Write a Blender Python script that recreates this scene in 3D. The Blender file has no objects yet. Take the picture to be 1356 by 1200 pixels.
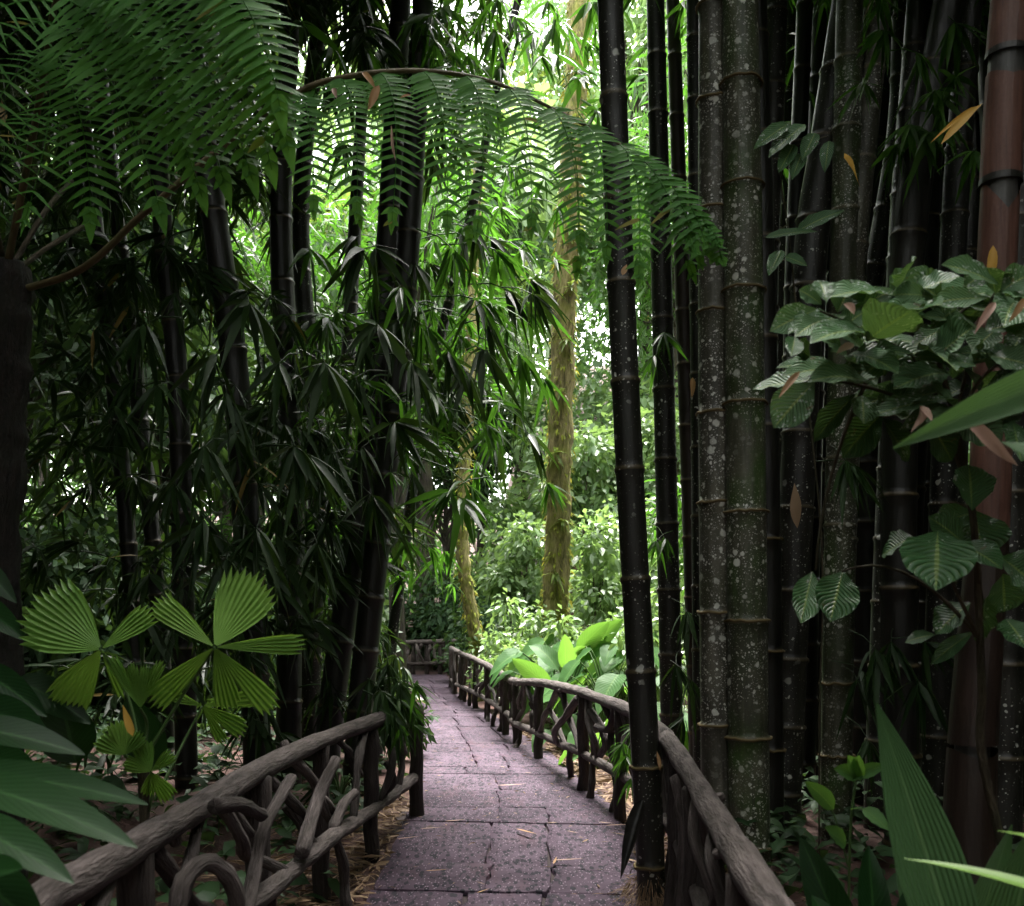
import bpy, math, random
import numpy as np
from mathutils import Vector

# ------------------------------------------------------------------ camera, sky, sun, exposure
F, CX, HY, CH = 1302.0, 678.0, 818.0, 1.57        # focal (photo px), centre column, horizon row, eye height
S = bpy.context.scene
COL = S.collection
cam_d = bpy.data.cameras.new("camera")
cam = bpy.data.objects.new("camera", cam_d); COL.objects.link(cam)
cam.location = (0, 0, CH); cam.rotation_euler = (math.pi / 2, 0, 0)
cam_d.sensor_width = 36; cam_d.lens = 36 * F / 1356; cam_d.shift_y = (HY - 600) / 1356
cam_d.clip_start = 0.05; cam_d.clip_end = 2000
cam_d.dof.use_dof = True; cam_d.dof.focus_distance = 8.0; cam_d.dof.aperture_fstop = 5.0
S.camera = cam

SUN_EL, SUN_AZ = math.radians(68), math.radians(12)     # azimuth measured from +Y towards +X
W = bpy.data.worlds.new("World"); S.world = W; W.use_nodes = True
wn, wl = W.node_tree.nodes, W.node_tree.links
bg = wn["Background"]; bg.inputs[1].default_value = 0.145
sky = wn.new("ShaderNodeTexSky"); sky.sky_type = 'NISHITA'; sky.sun_disc = False
sky.sun_elevation = SUN_EL; sky.sun_rotation = SUN_AZ; sky.dust_density = 4.0; sky.air_density = 1.0
hs = wn.new("ShaderNodeHueSaturation"); hs.inputs["Saturation"].default_value = 0.22
mx = wn.new("ShaderNodeMixRGB"); mx.inputs[0].default_value = 0.55; mx.inputs[2].default_value = (7.6, 7.6, 7.4, 1)   # cloud cover
wl.new(sky.outputs[0], hs.inputs["Color"]); wl.new(hs.outputs[0], mx.inputs[1]); wl.new(mx.outputs[0], bg.inputs[0])
sd = bpy.data.lights.new("sun", 'SUN'); sd.energy = 2.8; sd.angle = math.radians(25); sd.color = (1, 0.96, 0.9)
sun = bpy.data.objects.new("sun", sd); COL.objects.link(sun)
dv = Vector((math.sin(SUN_AZ) * math.cos(SUN_EL), math.cos(SUN_AZ) * math.cos(SUN_EL), math.sin(SUN_EL)))
sun.rotation_euler = dv.to_track_quat('Z', 'Y').to_euler()
S.view_settings.view_transform = 'Standard'; S.view_settings.look = 'None'
S.view_settings.exposure = 3.25; S.view_settings.gamma = 1.0
S.render.engine = 'CYCLES'
cy = S.cycles
cy.max_bounces = 6; cy.diffuse_bounces = 3; cy.glossy_bounces = 2; cy.transmission_bounces = 4; cy.transparent_max_bounces = 4
cy.caustics_reflective = False; cy.caustics_refractive = False; cy.sample_clamp_indirect = 5.0
cy.use_denoising = True

# ------------------------------------------------------------------ helpers
R = np.random.default_rng(7)
random.seed(7)
OFF = {}

def P(px, py, D):
    return np.array([(px - CX) * D / F, D, CH - (py - HY) * D / F])

def nrm(v):
    v = np.asarray(v, float)
    return v / (np.linalg.norm(v, axis=-1, keepdims=True) + 1e-9)

def lerp(a, b, t): return a + (b - a) * t
def sstep(a, b, x):
    t = np.clip((x - a) / (b - a), 0, 1); return t * t * (3 - 2 * t)

PATH = np.array([  # depth, left edge, right edge
    (1.0, -0.80, 0.52), (3.5, -0.80, 0.56), (5.35, -0.81, 0.68), (6.6, -0.82, 0.84), (7.6, -0.84, 0.86), (8.9, -0.87, 0.77), (10.0, -0.95, 0.62),
    (11.2, -1.04, 0.49), (13.4, -1.21, 0.12), (16.8, -1.55, -0.49), (20, -1.95, -1.12), (23.5, -2.6, -1.45), (25.2, -3.4, -1.6), (26.3, -5.6, -1.75), (27.0, -7.5, -1.8)])
def path_lr(y):
    return np.interp(y, PATH[:, 0], PATH[:, 1]), np.interp(y, PATH[:, 0], PATH[:, 2])

def terrain(x, y):
    x = np.asarray(x, float); y = np.asarray(y, float)
    l, r = path_lr(y)
    dr = np.maximum(0, x - r - 0.5); dl = np.maximum(0, l - x - 0.4)
    near = sstep(1.5, 4, y)
    h = 0.10 * np.minimum(dr, 6) * sstep(9, 16, y) + 0.05 * np.minimum(dl, 6) * near + 0.02 * np.minimum(dr, 5) * near
    h = h + 0.32 * np.maximum(0, y - 20) * sstep(0.6, 4, x - r) * sstep(20, 26, y)
    h = h + 0.16 * np.maximum(0, y - 30)
    h = np.minimum(h, 16)
    bump = 0.035 * np.sin(x * 2.3 + y * 0.7) * np.sin(y * 1.9 - x * 0.4) * np.minimum(1, (dr + dl) * 2)
    return h + bump - 0.03

PROF = {
    'lance': lambda t: np.clip(np.sin(np.pi * t ** 0.62) ** 0.9, 0.03, 1),
    'ovate': lambda t: np.clip(np.sin(np.pi * t ** 0.75) ** 0.75, 0.03, 1),
    'obov': lambda t: np.clip(np.sin(np.pi * t ** 1.25) ** 0.8, 0.03, 1),
    'heart': lambda t: np.clip(np.sqrt(np.clip(1 - t, 0, 1)) * (0.75 + 0.6 * np.sin(np.pi * t)) * np.minimum(1, 0.5 + t * 4), 0.02, 1.2),
    'strap': lambda t: np.clip(np.minimum(1, (0.35 + 1.6 * t)) * np.clip((1 - t) * 1.9, 0, 1) ** 0.7, 0.02, 1),
    'pinn': lambda t: np.clip((1 - t ** 2.2) * np.minimum(1, 0.6 + 3 * t), 0.04, 1),
}

class MB:
    def __init__(s): s.V, s.F, s.U, s.T, s.n = [], [], [], [], 0
    def add(s, V, Fq, UV, T):
        s.V.append(V); s.F.append(Fq + s.n); s.U.append(UV); s.T.append(T); s.n += len(V)
    def leaves(s, base, d, L, Wd, up=None, droop=0.2, prof='lance', ns=4, cols=3, fold=0.12, rip=0.0, tint=None, twist=0.0):
        base = np.atleast_2d(base).astype(float); d = nrm(np.atleast_2d(d)); N = len(base)
        L = np.broadcast_to(np.asarray(L, float), (N,)); Wd = np.broadcast_to(np.asarray(Wd, float), (N,))
        droop = np.broadcast_to(np.asarray(droop, float), (N,))
        if up is None: up = np.array([0, 0, 1.0]) + R.normal(0, 0.25, (N, 3))
        up = np.broadcast_to(np.asarray(up, float), (N, 3))
        sd_ = nrm(np.cross(d, up)); n = np.cross(sd_, d)
        t = np.linspace(0, 1, ns + 1); c = np.linspace(-1, 1, cols)
        w = PROF[prof](t)
        ctr = base[:, None] + d[:, None] * (L[:, None] * t)[..., None]
        ctr[..., 2] -= droop[:, None] * L[:, None] * t ** 2
        ww = (Wd[:, None] * w / 2)[:, :, None]                      # N,T,1
        side = c[None, None, :] * ww
        hgt = (np.abs(c)[None, None, :] ** 1.3) * fold * 2 * ww
        if rip: hgt = hgt + rip * ww * np.sin(t * 21 + 0.6)[None, :, None] * (np.abs(c) ** 1.5)[None, None, :]
        if twist:
            a = twist * t[None, :, None]
            side, hgt = side * np.cos(a) - hgt * np.sin(a), side * np.sin(a) + hgt * np.cos(a)
        V = ctr[:, :, None, :] + sd_[:, None, None, :] * side[..., None] + n[:, None, None, :] * hgt[..., None]
        nv = (ns + 1) * cols
        q = []
        for i in range(ns):
            for j in range(cols - 1):
                a = i * cols + j; q.append((a, a + 1, a + cols + 1, a + cols))
        q = np.array(q)
        Fq = (q[None] + (np.arange(N) * nv)[:, None, None]).reshape(-1, 4)
        uv = np.stack(np.broadcast_arrays(((c + 1) / 2)[None, :], t[:, None]), -1).reshape(-1, 2)
        UV = np.tile(uv[q].reshape(-1, 2), (N, 1))
        if tint is None: tint = R.random(N)
        T = np.repeat(np.broadcast_to(np.asarray(tint, float), (N,)), nv)
        s.add(V.reshape(-1, 3), Fq, UV, T)
    def tube(s, pts, rad, k=10, cap=True, wob=0.0, tint=0.5, v0=0.0):
        pts = np.asarray(pts, float); rad = np.broadcast_to(np.asarray(rad, float), (len(pts),)).copy()
        if cap:
            t0 = nrm(pts[0] - pts[1]); t1 = nrm(pts[-1] - pts[-2])
            pts = np.vstack([pts[0] + t0 * rad[0] * 0.25, pts[0] + t0 * rad[0] * 0.2, pts, pts[-1] + t1 * rad[-1] * 0.2, pts[-1] + t1 * rad[-1] * 0.25])
            rad = np.concatenate([[rad[0] * 0.02, rad[0] * 0.7], rad, [rad[-1] * 0.7, rad[-1] * 0.02]])
        M = len(pts)
        tg = nrm(np.gradient(pts, axis=0))
        ref = np.array([1.0, 0, 0]) if abs(tg[0][0]) < 0.8 else np.array([0, 1.0, 0])
        u = nrm(np.cross(tg[0], ref)); V = np.zeros((M, k, 3))
        ang = np.arange(k) / k * 2 * np.pi
        for i in range(M):
            u = nrm(u - tg[i] * np.dot(u, tg[i])); v = np.cross(tg[i], u)
            rr = rad[i] * (1 + (R.normal(0, wob, k) if wob else 0))
            V[i] = pts[i] + (np.cos(ang) * rr)[:, None] * u + (np.sin(ang) * rr)[:, None] * v
        q, uv = [], []
        ln = np.concatenate([[0], np.cumsum(np.linalg.norm(np.diff(pts, axis=0), axis=1))]) + v0
        cir = 2 * np.pi * float(np.median(rad))
        for i in range(M - 1):
            for j in range(k):
                a, b = i * k + j, i * k + (j + 1) % k
                q.append((a, b, b + k, a + k))
                uv += [(j / k * cir, ln[i]), ((j + 1) / k * cir, ln[i]), ((j + 1) / k * cir, ln[i + 1]), (j / k * cir, ln[i + 1])]
        s.add(V.reshape(-1, 3), np.array(q), np.array(uv), np.repeat(np.broadcast_to(np.asarray(tint, float), (M,)), k))
    def grid(s, G, uvg=None, tint=0.5):
        a, b = G.shape[:2]
        q = np.array([(i * b + j, i * b + j + 1, (i + 1) * b + j + 1, (i + 1) * b + j) for i in range(a - 1) for j in range(b - 1)])
        if uvg is None:
            uvg = np.stack(np.meshgrid(np.linspace(0, 1, a), np.linspace(0, 1, b), indexing='ij')[::-1], -1)
        s.add(G.reshape(-1, 3), q, uvg.reshape(-1, 2)[q].reshape(-1, 2), np.full(a * b, tint))
    def box(s, c, size, jit=0.0, top_in=0.0, tint=0.5, cor=None):
        pass
    def build(s, name, mat, parent=None, off=None, smooth=True):
        V = np.concatenate(s.V); Fq = np.concatenate(s.F); U = np.concatenate(s.U); T = np.concatenate(s.T)
        if parent is not None and off is None: off = OFF[parent.name]
        if off is None: off = np.zeros(3)
        V = V - off
        me = bpy.data.meshes.new(name)
        me.vertices.add(len(V)); me.vertices.foreach_set("co", V.astype(np.float32).ravel())
        me.loops.add(len(Fq) * 4); me.loops.foreach_set("vertex_index", Fq.astype(np.int32).ravel())
        me.polygons.add(len(Fq)); me.polygons.foreach_set("loop_start", np.arange(0, len(Fq) * 4, 4, dtype=np.int32))
        me.polygons.foreach_set("use_smooth", np.full(len(Fq), smooth))
        uvl = me.uv_layers.new(name="UVMap"); uvl.data.foreach_set("uv", U.astype(np.float32).ravel())
        at = me.attributes.new("tint", 'FLOAT', 'POINT'); at.data.foreach_set("value", T.astype(np.float32))
        me.update(); me.validate()
        me.materials.append(mat)
        o = bpy.data.objects.new(name, me); COL.objects.link(o)
        if parent is not None:
            o.parent = parent; OFF[o.name] = off
        return o

def thing(name, label, cat, loc=(0, 0, 0), group=None):
    o = bpy.data.objects.new(name, None); COL.objects.link(o)
    o.location = [float(v) for v in loc]; o.empty_display_size = 0.1
    o["label"] = label; o["category"] = cat
    if group: o["group"] = group
    OFF[o.name] = np.array(loc, float)
    return o
def tag(o, label, cat, group=None):
    o["label"] = label; o["category"] = cat
    if group: o["group"] = group
    return o
def at_origin(mb, name, mat, base):
    """a one-mesh thing whose origin stands at its base"""
    o = mb.build(name, mat, None, off=np.array(base, float)); o.location = [float(v) for v in base]
    return o
def inst(me_obj, parent, loc, rot, sc, name=None):
    o = me_obj.copy(); COL.objects.link(o)
    if name: o.name = name
    o.parent = parent; o.location = [float(v) for v in (np.array(loc) - OFF[parent.name])]
    o.rotation_euler = rot; o.scale = (sc, sc, sc)
    return o

def bez(p0, p1, p2, n=16):
    t = np.linspace(0, 1, n)[:, None]
    return (1 - t) ** 2 * p0 + 2 * t * (1 - t) * p1 + t ** 2 * p2
def smooth_path(pts, n):
    """Catmull-Rom through the points, n samples a span"""
    pts = np.asarray(pts, float); e = np.vstack([2 * pts[0] - pts[1], pts, 2 * pts[-1] - pts[-2]])
    out = []
    for i in range(1, len(e) - 2):
        p0, p1, p2, p3 = e[i - 1:i + 3]
        for t in np.linspace(0, 1, n, endpoint=False):
            out.append(0.5 * (2 * p1 + (p2 - p0) * t + (2 * p0 - 5 * p1 + 4 * p2 - p3) * t * t + (3 * p1 - p0 - 3 * p2 + p3) * t ** 3))
    out.append(pts[-1]); return np.array(out)

# ------------------------------------------------------------------ materials
class NT:
    def __init__(s, name):
        s.m = bpy.data.materials.new(name); s.m.use_nodes = True
        s.t = s.m.node_tree; s.n, s.l = s.t.nodes, s.t.links
        s.p = s.n["Principled BSDF"]; s.out = s.n["Material Output"]
    def set(s, sock, v):
        if hasattr(v, "links") or isinstance(v, bpy.types.NodeSocket): s.l.new(v, sock)
        else: sock.default_value = v
    def node(s, typ, ins=None, **kw):
        n = s.n.new("ShaderNode" + typ)
        for k, v in kw.items(): setattr(n, k, v)
        for k, v in (ins or {}).items(): s.set(n.inputs[k], v)
        return n
    def math(s, op, a, b=0.0, clamp=False):
        n = s.n.new("ShaderNodeMath"); n.operation = op; n.use_clamp = clamp
        s.set(n.inputs[0], a); s.set(n.inputs[1], b); return n.outputs[0]
    def mix(s, f, a, b, mode='MIX'):
        n = s.n.new("ShaderNodeMixRGB"); n.blend_type = mode
        s.set(n.inputs[0], f); s.set(n.inputs[1], a if not isinstance(a, tuple) else (*a, 1)); s.set(n.inputs[2], b if not isinstance(b, tuple) else (*b, 1))
        return n.outputs[0]
    def ramp(s, f, stops):
        n = s.n.new("ShaderNodeValToRGB"); e = n.color_ramp.elements
        while len(e) < len(stops): e.new(0.5)
        for x, (p, c) in zip(e, stops): x.position = p; x.color = (*c, 1) if isinstance(c, tuple) else (c, c, c, 1)
        s.set(n.inputs[0], f); return n.outputs[0]
    def coord(s, scale=(1, 1, 1), which="Object", rnd=False):
        tc = s.n.new("ShaderNodeTexCoord"); mp = s.n.new("ShaderNodeMapping"); mp.inputs["Scale"].default_value = scale
        s.l.new(tc.outputs[which], mp.inputs[0])
        if rnd:
            oi = s.n.new("ShaderNodeObjectInfo"); s.l.new(s.math('MULTIPLY', oi.outputs["Random"], 57.0), mp.inputs["Location"])
        return mp.outputs[0]
    def noise(s, v, scale, detail=4, rough=0.55):
        return s.node("TexNoise", {"Vector": v, "Scale": scale, "Detail": detail, "Roughness": rough}).outputs[0]
    def bump(s, h, st=0.4, dist=0.01, normal=None):
        n = s.node("Bump", {"Height": h, "Strength": st, "Distance": dist})
        if normal is not None: s.l.new(normal, n.inputs["Normal"])
        return n.outputs[0]
    def done(s, color, rough=0.6, normal=None, spec=0.5):
        s.set(s.p.inputs["Base Color"], color if not isinstance(color, tuple) else (*color, 1)); s.set(s.p.inputs["Roughness"], rough)
        s.p.inputs["Specular IOR Level"].default_value = spec
        if normal is not None: s.l.new(normal, s.p.inputs["Normal"])
        return s.m

def leaf_mat(name, dark, light, trans=0.35, tcol=None, rough=0.42, vein=0, vcol=None, spots=0.0, spec=0.28, bump=0.5, brown=0.0):
    s = NT(name)
    tint = s.node("Attribute", attribute_name="tint").outputs["Fac"]
    oi = s.n.new("ShaderNodeObjectInfo")
    v = s.math('ADD', s.math('MULTIPLY', tint, 0.75), s.math('MULTIPLY', oi.outputs["Random"], 0.25))
    col = s.mix(v, dark, light)
    oc = s.coord(rnd=True)
    big = s.noise(oc, 9.0, 3)
    col = s.mix(s.math('MULTIPLY', big, 0.35), col, tuple(c * 0.55 for c in dark))
    if brown:
        col = s.mix(s.math('MULTIPLY', s.math('GREATER_THAN', tint, 1.0 - brown), 0.85), col, (0.20, 0.13, 0.03))
    nrm_ = None
    if vein:
        uv = s.node("UVMap", uv_map="UVMap").outputs[0]
        sp = s.node("SeparateXYZ", {0: uv})
        a = s.math('ABSOLUTE', s.math('SUBTRACT', sp.outputs[0], 0.5))
        mid = s.math('LESS_THAN', a, 0.03)
        if vein == 1:      # pinnate veins
            ph = s.math('SUBTRACT', s.math('MULTIPLY', sp.outputs[1], 40.0), s.math('MULTIPLY', a, 26.0))
            rid = s.math('POWER', s.math('ABSOLUTE', s.math('SINE', ph)), 0.5)
        else:              # parallel ribs
            rid = s.math('ABSOLUTE', s.math('SINE', s.math('MULTIPLY', sp.outputs[0], 3.14159 * vein)))
        if vcol:
            line = s.math('MULTIPLY', s.math('LESS_THAN', rid, 0.42 if vein == 1 else 0.28), 0.35 if vein == 1 else 0.25)
            col = s.mix(s.math('MAXIMUM', s.math('MULTIPLY', mid, 0.75), line), col, vcol)
        nrm_ = s.bump(rid, bump, 0.004)
    if spots:
        vo = s.node("TexVoronoi", {"Vector": oc, "Scale": 90.0}); n2 = s.noise(oc, 14.0, 2)
        sp_ = s.math('MULTIPLY', s.math('LESS_THAN', vo.outputs["Distance"], 0.33), s.math('GREATER_THAN', n2, 1 - spots))
        col = s.mix(s.math('MULTIPLY', sp_, 0.75), col, (0.42, 0.46, 0.42))
        n3 = s.noise(oc, 28.0, 3)
        col = s.mix(s.math('MULTIPLY', s.math('GREATER_THAN', n3, 0.69), 0.7), col, (0.13, 0.07, 0.03))
    s.done(col, rough, nrm_, spec)
    tr = s.node("BsdfTranslucent")
    if nrm_ is not None: s.l.new(nrm_, tr.inputs["Normal"])
    if tcol is None: tcol = tuple(c * 1.6 for c in light)
    s.l.new(s.mix(v, tuple(c * 0.6 for c in tcol), tcol), tr.inputs["Color"])
    ms = s.node("MixShader", {0: trans}); s.l.new(s.p.outputs[0], ms.inputs[1]); s.l.new(tr.outputs[0], ms.inputs[2])
    s.l.new(ms.outputs[0], s.out.inputs[0])
    return s.m

def culm_mat(name, base, base2, lichen=0.5, moss=(0.05, 0.07, 0.015), mossy=0.5, rough=0.45):
    s = NT(name)
    c = s.coord(rnd=True)
    n1 = s.noise(c, 3.0, 5); n2 = s.noise(s.coord((14, 14, 1.6), rnd=True), 3.0, 4)
    col = s.mix(s.ramp(n2, [(0.35, 0.0), (0.7, 1.0)]), base, base2)
    col = s.mix(s.math('MULTIPLY', s.ramp(n1, [(0.45, 0.0), (0.65, 1.0)]), mossy), col, moss)
    fine = s.noise(c, 60.0, 3)
    tint = s.node("Attribute", attribute_name="tint").outputs["Fac"]
    col = s.mix(s.ramp(tint, [(0.1, 0.0), (0.75, 0.55)]), col, tuple(x * 0.45 for x in base))
    st = s.noise(s.coord((55, 55, 2.2), rnd=True), 1.0, 3)
    col = s.mix(s.ramp(st, [(0.5, 0.0), (0.68, 0.55)]), col, tuple(x * 0.4 for x in base))
    col = s.mix(s.ramp(s.noise(s.coord((5, 5, 1.3), rnd=True), 1.3, 4), [(0.55, 0.0), (0.7, 0.5)]), col, tuple(x * 1.5 for x in base2))
    col = s.mix(s.math('MULTIPLY', fine, 0.5), col, tuple(x * 0.35 for x in base))
    col = s.mix(s.ramp(tint, [(0.88, 0.0), (0.98, 0.8)]), col, tuple(0.5 * x + y for x, y in zip(base2, (0.05, 0.036, 0.014))))
    if lichen:
        wob = s.node("VectorMath", {0: c, 1: s.node("TexNoise", {"Vector": c, "Scale": 30.0}).outputs["Color"]}, operation='ADD')
        wv = s.node("VectorMath", {0: c}, operation='ADD')
        sc = s.node("VectorMath", {0: s.node("TexNoise", {"Vector": c, "Scale": 25.0}).outputs["Color"]}, operation='SCALE'); sc.inputs["Scale"].default_value = 0.03
        s.l.new(sc.outputs[0], wv.inputs[1])
        for scl, thr, dens, a in ((15.0, 0.42, 0.55, 0.8), (30.0, 0.42, 0.6, 0.8), (60.0, 0.45, 0.55, 0.75), (110.0, 0.45, 0.5, 0.6)):
            vo = s.node("TexVoronoi", {"Vector": wv.outputs[0], "Scale": scl, "Randomness": 1.0})
            sp = s.node("SeparateColor", {0: vo.outputs["Color"]})
            on = s.math('GREATER_THAN', sp.outputs[0], 1 - lichen * dens)
            th = s.math('MULTIPLY', sp.outputs[1], thr)
            m = s.math('MULTIPLY', s.math('MULTIPLY', s.math('SUBTRACT', th, vo.outputs["Distance"]), 9.0, True), on)
            patch = s.ramp(s.noise(c, 2.3, 3), [(0.40, 0.12), (0.58, 1.0)])
            m = s.math('MULTIPLY', s.math('MULTIPLY', m, a), patch)
            col = s.mix(m, col, (0.62, 0.62, 0.56))
    return s.done(col, rough, s.bump(s.math('ADD', n2, s.math('MULTIPLY', fine, 0.4)), 0.35, 0.01), 0.4)

def bark_mat(name, c1, c2, c3, sx=26, sy=3.5, rough=0.8, bump=0.9):
    s = NT(name)
    uv = s.coord((sx, sy, 1), "UV"); oc = s.coord(rnd=True)
    wv = s.node("VectorMath", {0: uv, 1: s.coord((0, 0, 1), rnd=True)}, operation='ADD').outputs[0]
    n = s.noise(wv, 1.4, 6, 0.65); n2 = s.noise(oc, 5.0, 4); n3 = s.noise(wv, 5.0, 3)
    col = s.mix(s.ramp(n, [(0.38, 0.0), (0.62, 1.0)]), c1, c2)
    col = s.mix(s.ramp(n2, [(0.45, 0.0), (0.75, 0.8)]), col, c3)
    h = s.math('ADD', n, s.math('MULTIPLY', n3, 0.4))
    return s.done(col, rough, s.bump(h, bump, 0.035), 0.3)

M = {}
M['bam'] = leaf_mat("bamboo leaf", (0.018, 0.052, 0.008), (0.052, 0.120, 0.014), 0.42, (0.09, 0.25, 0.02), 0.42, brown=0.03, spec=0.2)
M['bamdark'] = leaf_mat("shaded bamboo leaf", (0.010, 0.027, 0.007), (0.021, 0.048, 0.011), 0.18, (0.06, 0.12, 0.015), 0.48, brown=0.012, spec=0.16)  # darker copy of the bamboo leaf, thicket shade put into its colour
M['fern'] = leaf_mat("fern", (0.038, 0.135, 0.022), (0.078, 0.210, 0.042), 0.34, (0.16, 0.38, 0.03), 0.55, brown=0.012, spec=0.12)
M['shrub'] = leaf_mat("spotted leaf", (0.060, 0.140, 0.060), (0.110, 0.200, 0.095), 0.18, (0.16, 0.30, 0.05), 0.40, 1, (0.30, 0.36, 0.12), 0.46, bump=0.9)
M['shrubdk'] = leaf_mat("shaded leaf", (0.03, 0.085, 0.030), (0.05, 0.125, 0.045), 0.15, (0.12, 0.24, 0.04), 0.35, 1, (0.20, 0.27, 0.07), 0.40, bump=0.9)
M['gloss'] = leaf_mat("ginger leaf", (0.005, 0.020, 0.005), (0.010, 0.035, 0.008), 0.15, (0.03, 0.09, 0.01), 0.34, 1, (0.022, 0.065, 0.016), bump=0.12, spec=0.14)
M['strap'] = leaf_mat("ribbed leaf", (0.055, 0.130, 0.045), (0.075, 0.165, 0.055), 0.25, (0.14, 0.30, 0.05), 0.42, 13, (0.11, 0.21, 0.08), bump=0.8)
M['palm'] = leaf_mat("fan palm leaf", (0.130, 0.270, 0.055), (0.200, 0.340, 0.075), 0.30, (0.24, 0.42, 0.05), 0.45)
M['bgleaf'] = leaf_mat("broad forest leaf", (0.080, 0.160, 0.055), (0.190, 0.280, 0.120), 0.40, (0.26, 0.42, 0.10), 0.36, brown=0.02, spec=0.55)
M['farleaf'] = leaf_mat("far forest leaf", (0.040, 0.105, 0.032), (0.110, 0.190, 0.070), 0.38, (0.17, 0.34, 0.07), 0.4, brown=0.02)
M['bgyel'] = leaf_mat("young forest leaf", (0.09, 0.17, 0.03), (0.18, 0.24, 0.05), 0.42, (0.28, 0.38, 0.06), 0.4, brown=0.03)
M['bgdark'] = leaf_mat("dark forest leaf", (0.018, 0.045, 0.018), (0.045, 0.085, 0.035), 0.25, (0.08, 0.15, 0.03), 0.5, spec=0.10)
M['taro'] = leaf_mat("taro leaf", (0.045, 0.130, 0.035), (0.085, 0.190, 0.060), 0.40, (0.20, 0.42, 0.05), 0.5, 1, (0.13, 0.24, 0.07), bump=0.4, spec=0.15)
M['dry'] = leaf_mat("dry leaf", (0.26, 0.14, 0.06), (0.50, 0.30, 0.15), 0.2, (0.4, 0.25, 0.1), 0.6)
M['pink'] = leaf_mat("withered leaf", (0.34, 0.20, 0.15), (0.48, 0.34, 0.26), 0.2, (0.4, 0.28, 0.2), 0.6)
M['ochre'] = leaf_mat("yellowed leaf", (0.50, 0.27, 0.04), (0.62, 0.38, 0.08), 0.3, (0.6, 0.35, 0.05), 0.5)
M['straw'] = leaf_mat("straw litter", (0.10, 0.055, 0.03), (0.32, 0.22, 0.13), 0.1, (0.3, 0.2, 0.1), 0.7)
M['moss'] = leaf_mat("moss", (0.11, 0.15, 0.010), (0.27, 0.31, 0.025), 0.3, (0.3, 0.28, 0.04), 0.8)
M['culm_lich'] = culm_mat("lichen bamboo", (0.066, 0.062, 0.046), (0.125, 0.118, 0.090), 1.3, (0.060, 0.070, 0.022), 0.6)
M['culm_green'] = culm_mat("green bamboo", (0.056, 0.056, 0.034), (0.110, 0.110, 0.072), 1.3, (0.042, 0.090, 0.014), 1.0)
M['culm_dark'] = culm_mat("dark bamboo", (0.016, 0.015, 0.012), (0.032, 0.029, 0.023), 0.30, (0.02, 0.025, 0.01), 0.4)
M['culm_black'] = culm_mat("blackish bamboo", (0.009, 0.008, 0.006), (0.017, 0.014, 0.010), 0.0, (0.015, 0.02, 0.008), 0.3)  # dark bamboo, darkened further to put the left clump's shade into its colour
M['culm_brown'] = culm_mat("brown bamboo", (0.026, 0.015, 0.011), (0.042, 0.025, 0.018), 0.0, (0.03, 0.025, 0.01), 0.3)
M['sheath'] = culm_mat("culm sheath", (0.125, 0.052, 0.034), (0.175, 0.084, 0.058), 0.0, (0.10, 0.05, 0.04), 0.5, 0.6)
M['band'] = culm_mat("grey culm band", (0.050, 0.050, 0.045), (0.085, 0.082, 0.075), 0.0, (0.03, 0.03, 0.025), 0.5)
M['ring'] = leaf_mat("node fringe", (0.10, 0.075, 0.035), (0.20, 0.15, 0.07), 0.05, (0.1, 0.07, 0.03), 0.9)
M['log'] = bark_mat("weathered log", (0.036, 0.028, 0.025), (0.130, 0.106, 0.100), (0.065, 0.054, 0.045))
M['logdk'] = bark_mat("darker log", (0.020, 0.015, 0.013), (0.058, 0.045, 0.041), (0.03, 0.023, 0.02))  # darker colours than the rail logs, for posts and some braces
M['trunk'] = bark_mat("mossy bark", (0.095, 0.085, 0.030), (0.33, 0.28, 0.12), (0.17, 0.20, 0.02), 18, 3)
M['trunkdk'] = bark_mat("dark bark", (0.014, 0.011, 0.008), (0.040, 0.032, 0.024), (0.04, 0.045, 0.015), 18, 3)
M['fernbark'] = bark_mat("fern trunk fibres", (0.007, 0.006, 0.005), (0.022, 0.017, 0.013), (0.012, 0.013, 0.006), 30, 8)
M['twig'] = bark_mat("twig", (0.035, 0.028, 0.018), (0.075, 0.06, 0.035), (0.04, 0.05, 0.02), 30, 6)
M['green_stem'] = leaf_mat("green stem", (0.045, 0.09, 0.025), (0.07, 0.13, 0.035), 0.0, None, 0.5)
M['rachis'] = bark_mat("rachis", (0.07, 0.055, 0.025), (0.13, 0.10, 0.05), (0.05, 0.07, 0.02), 40, 6, 0.6, 0.3)

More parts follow.
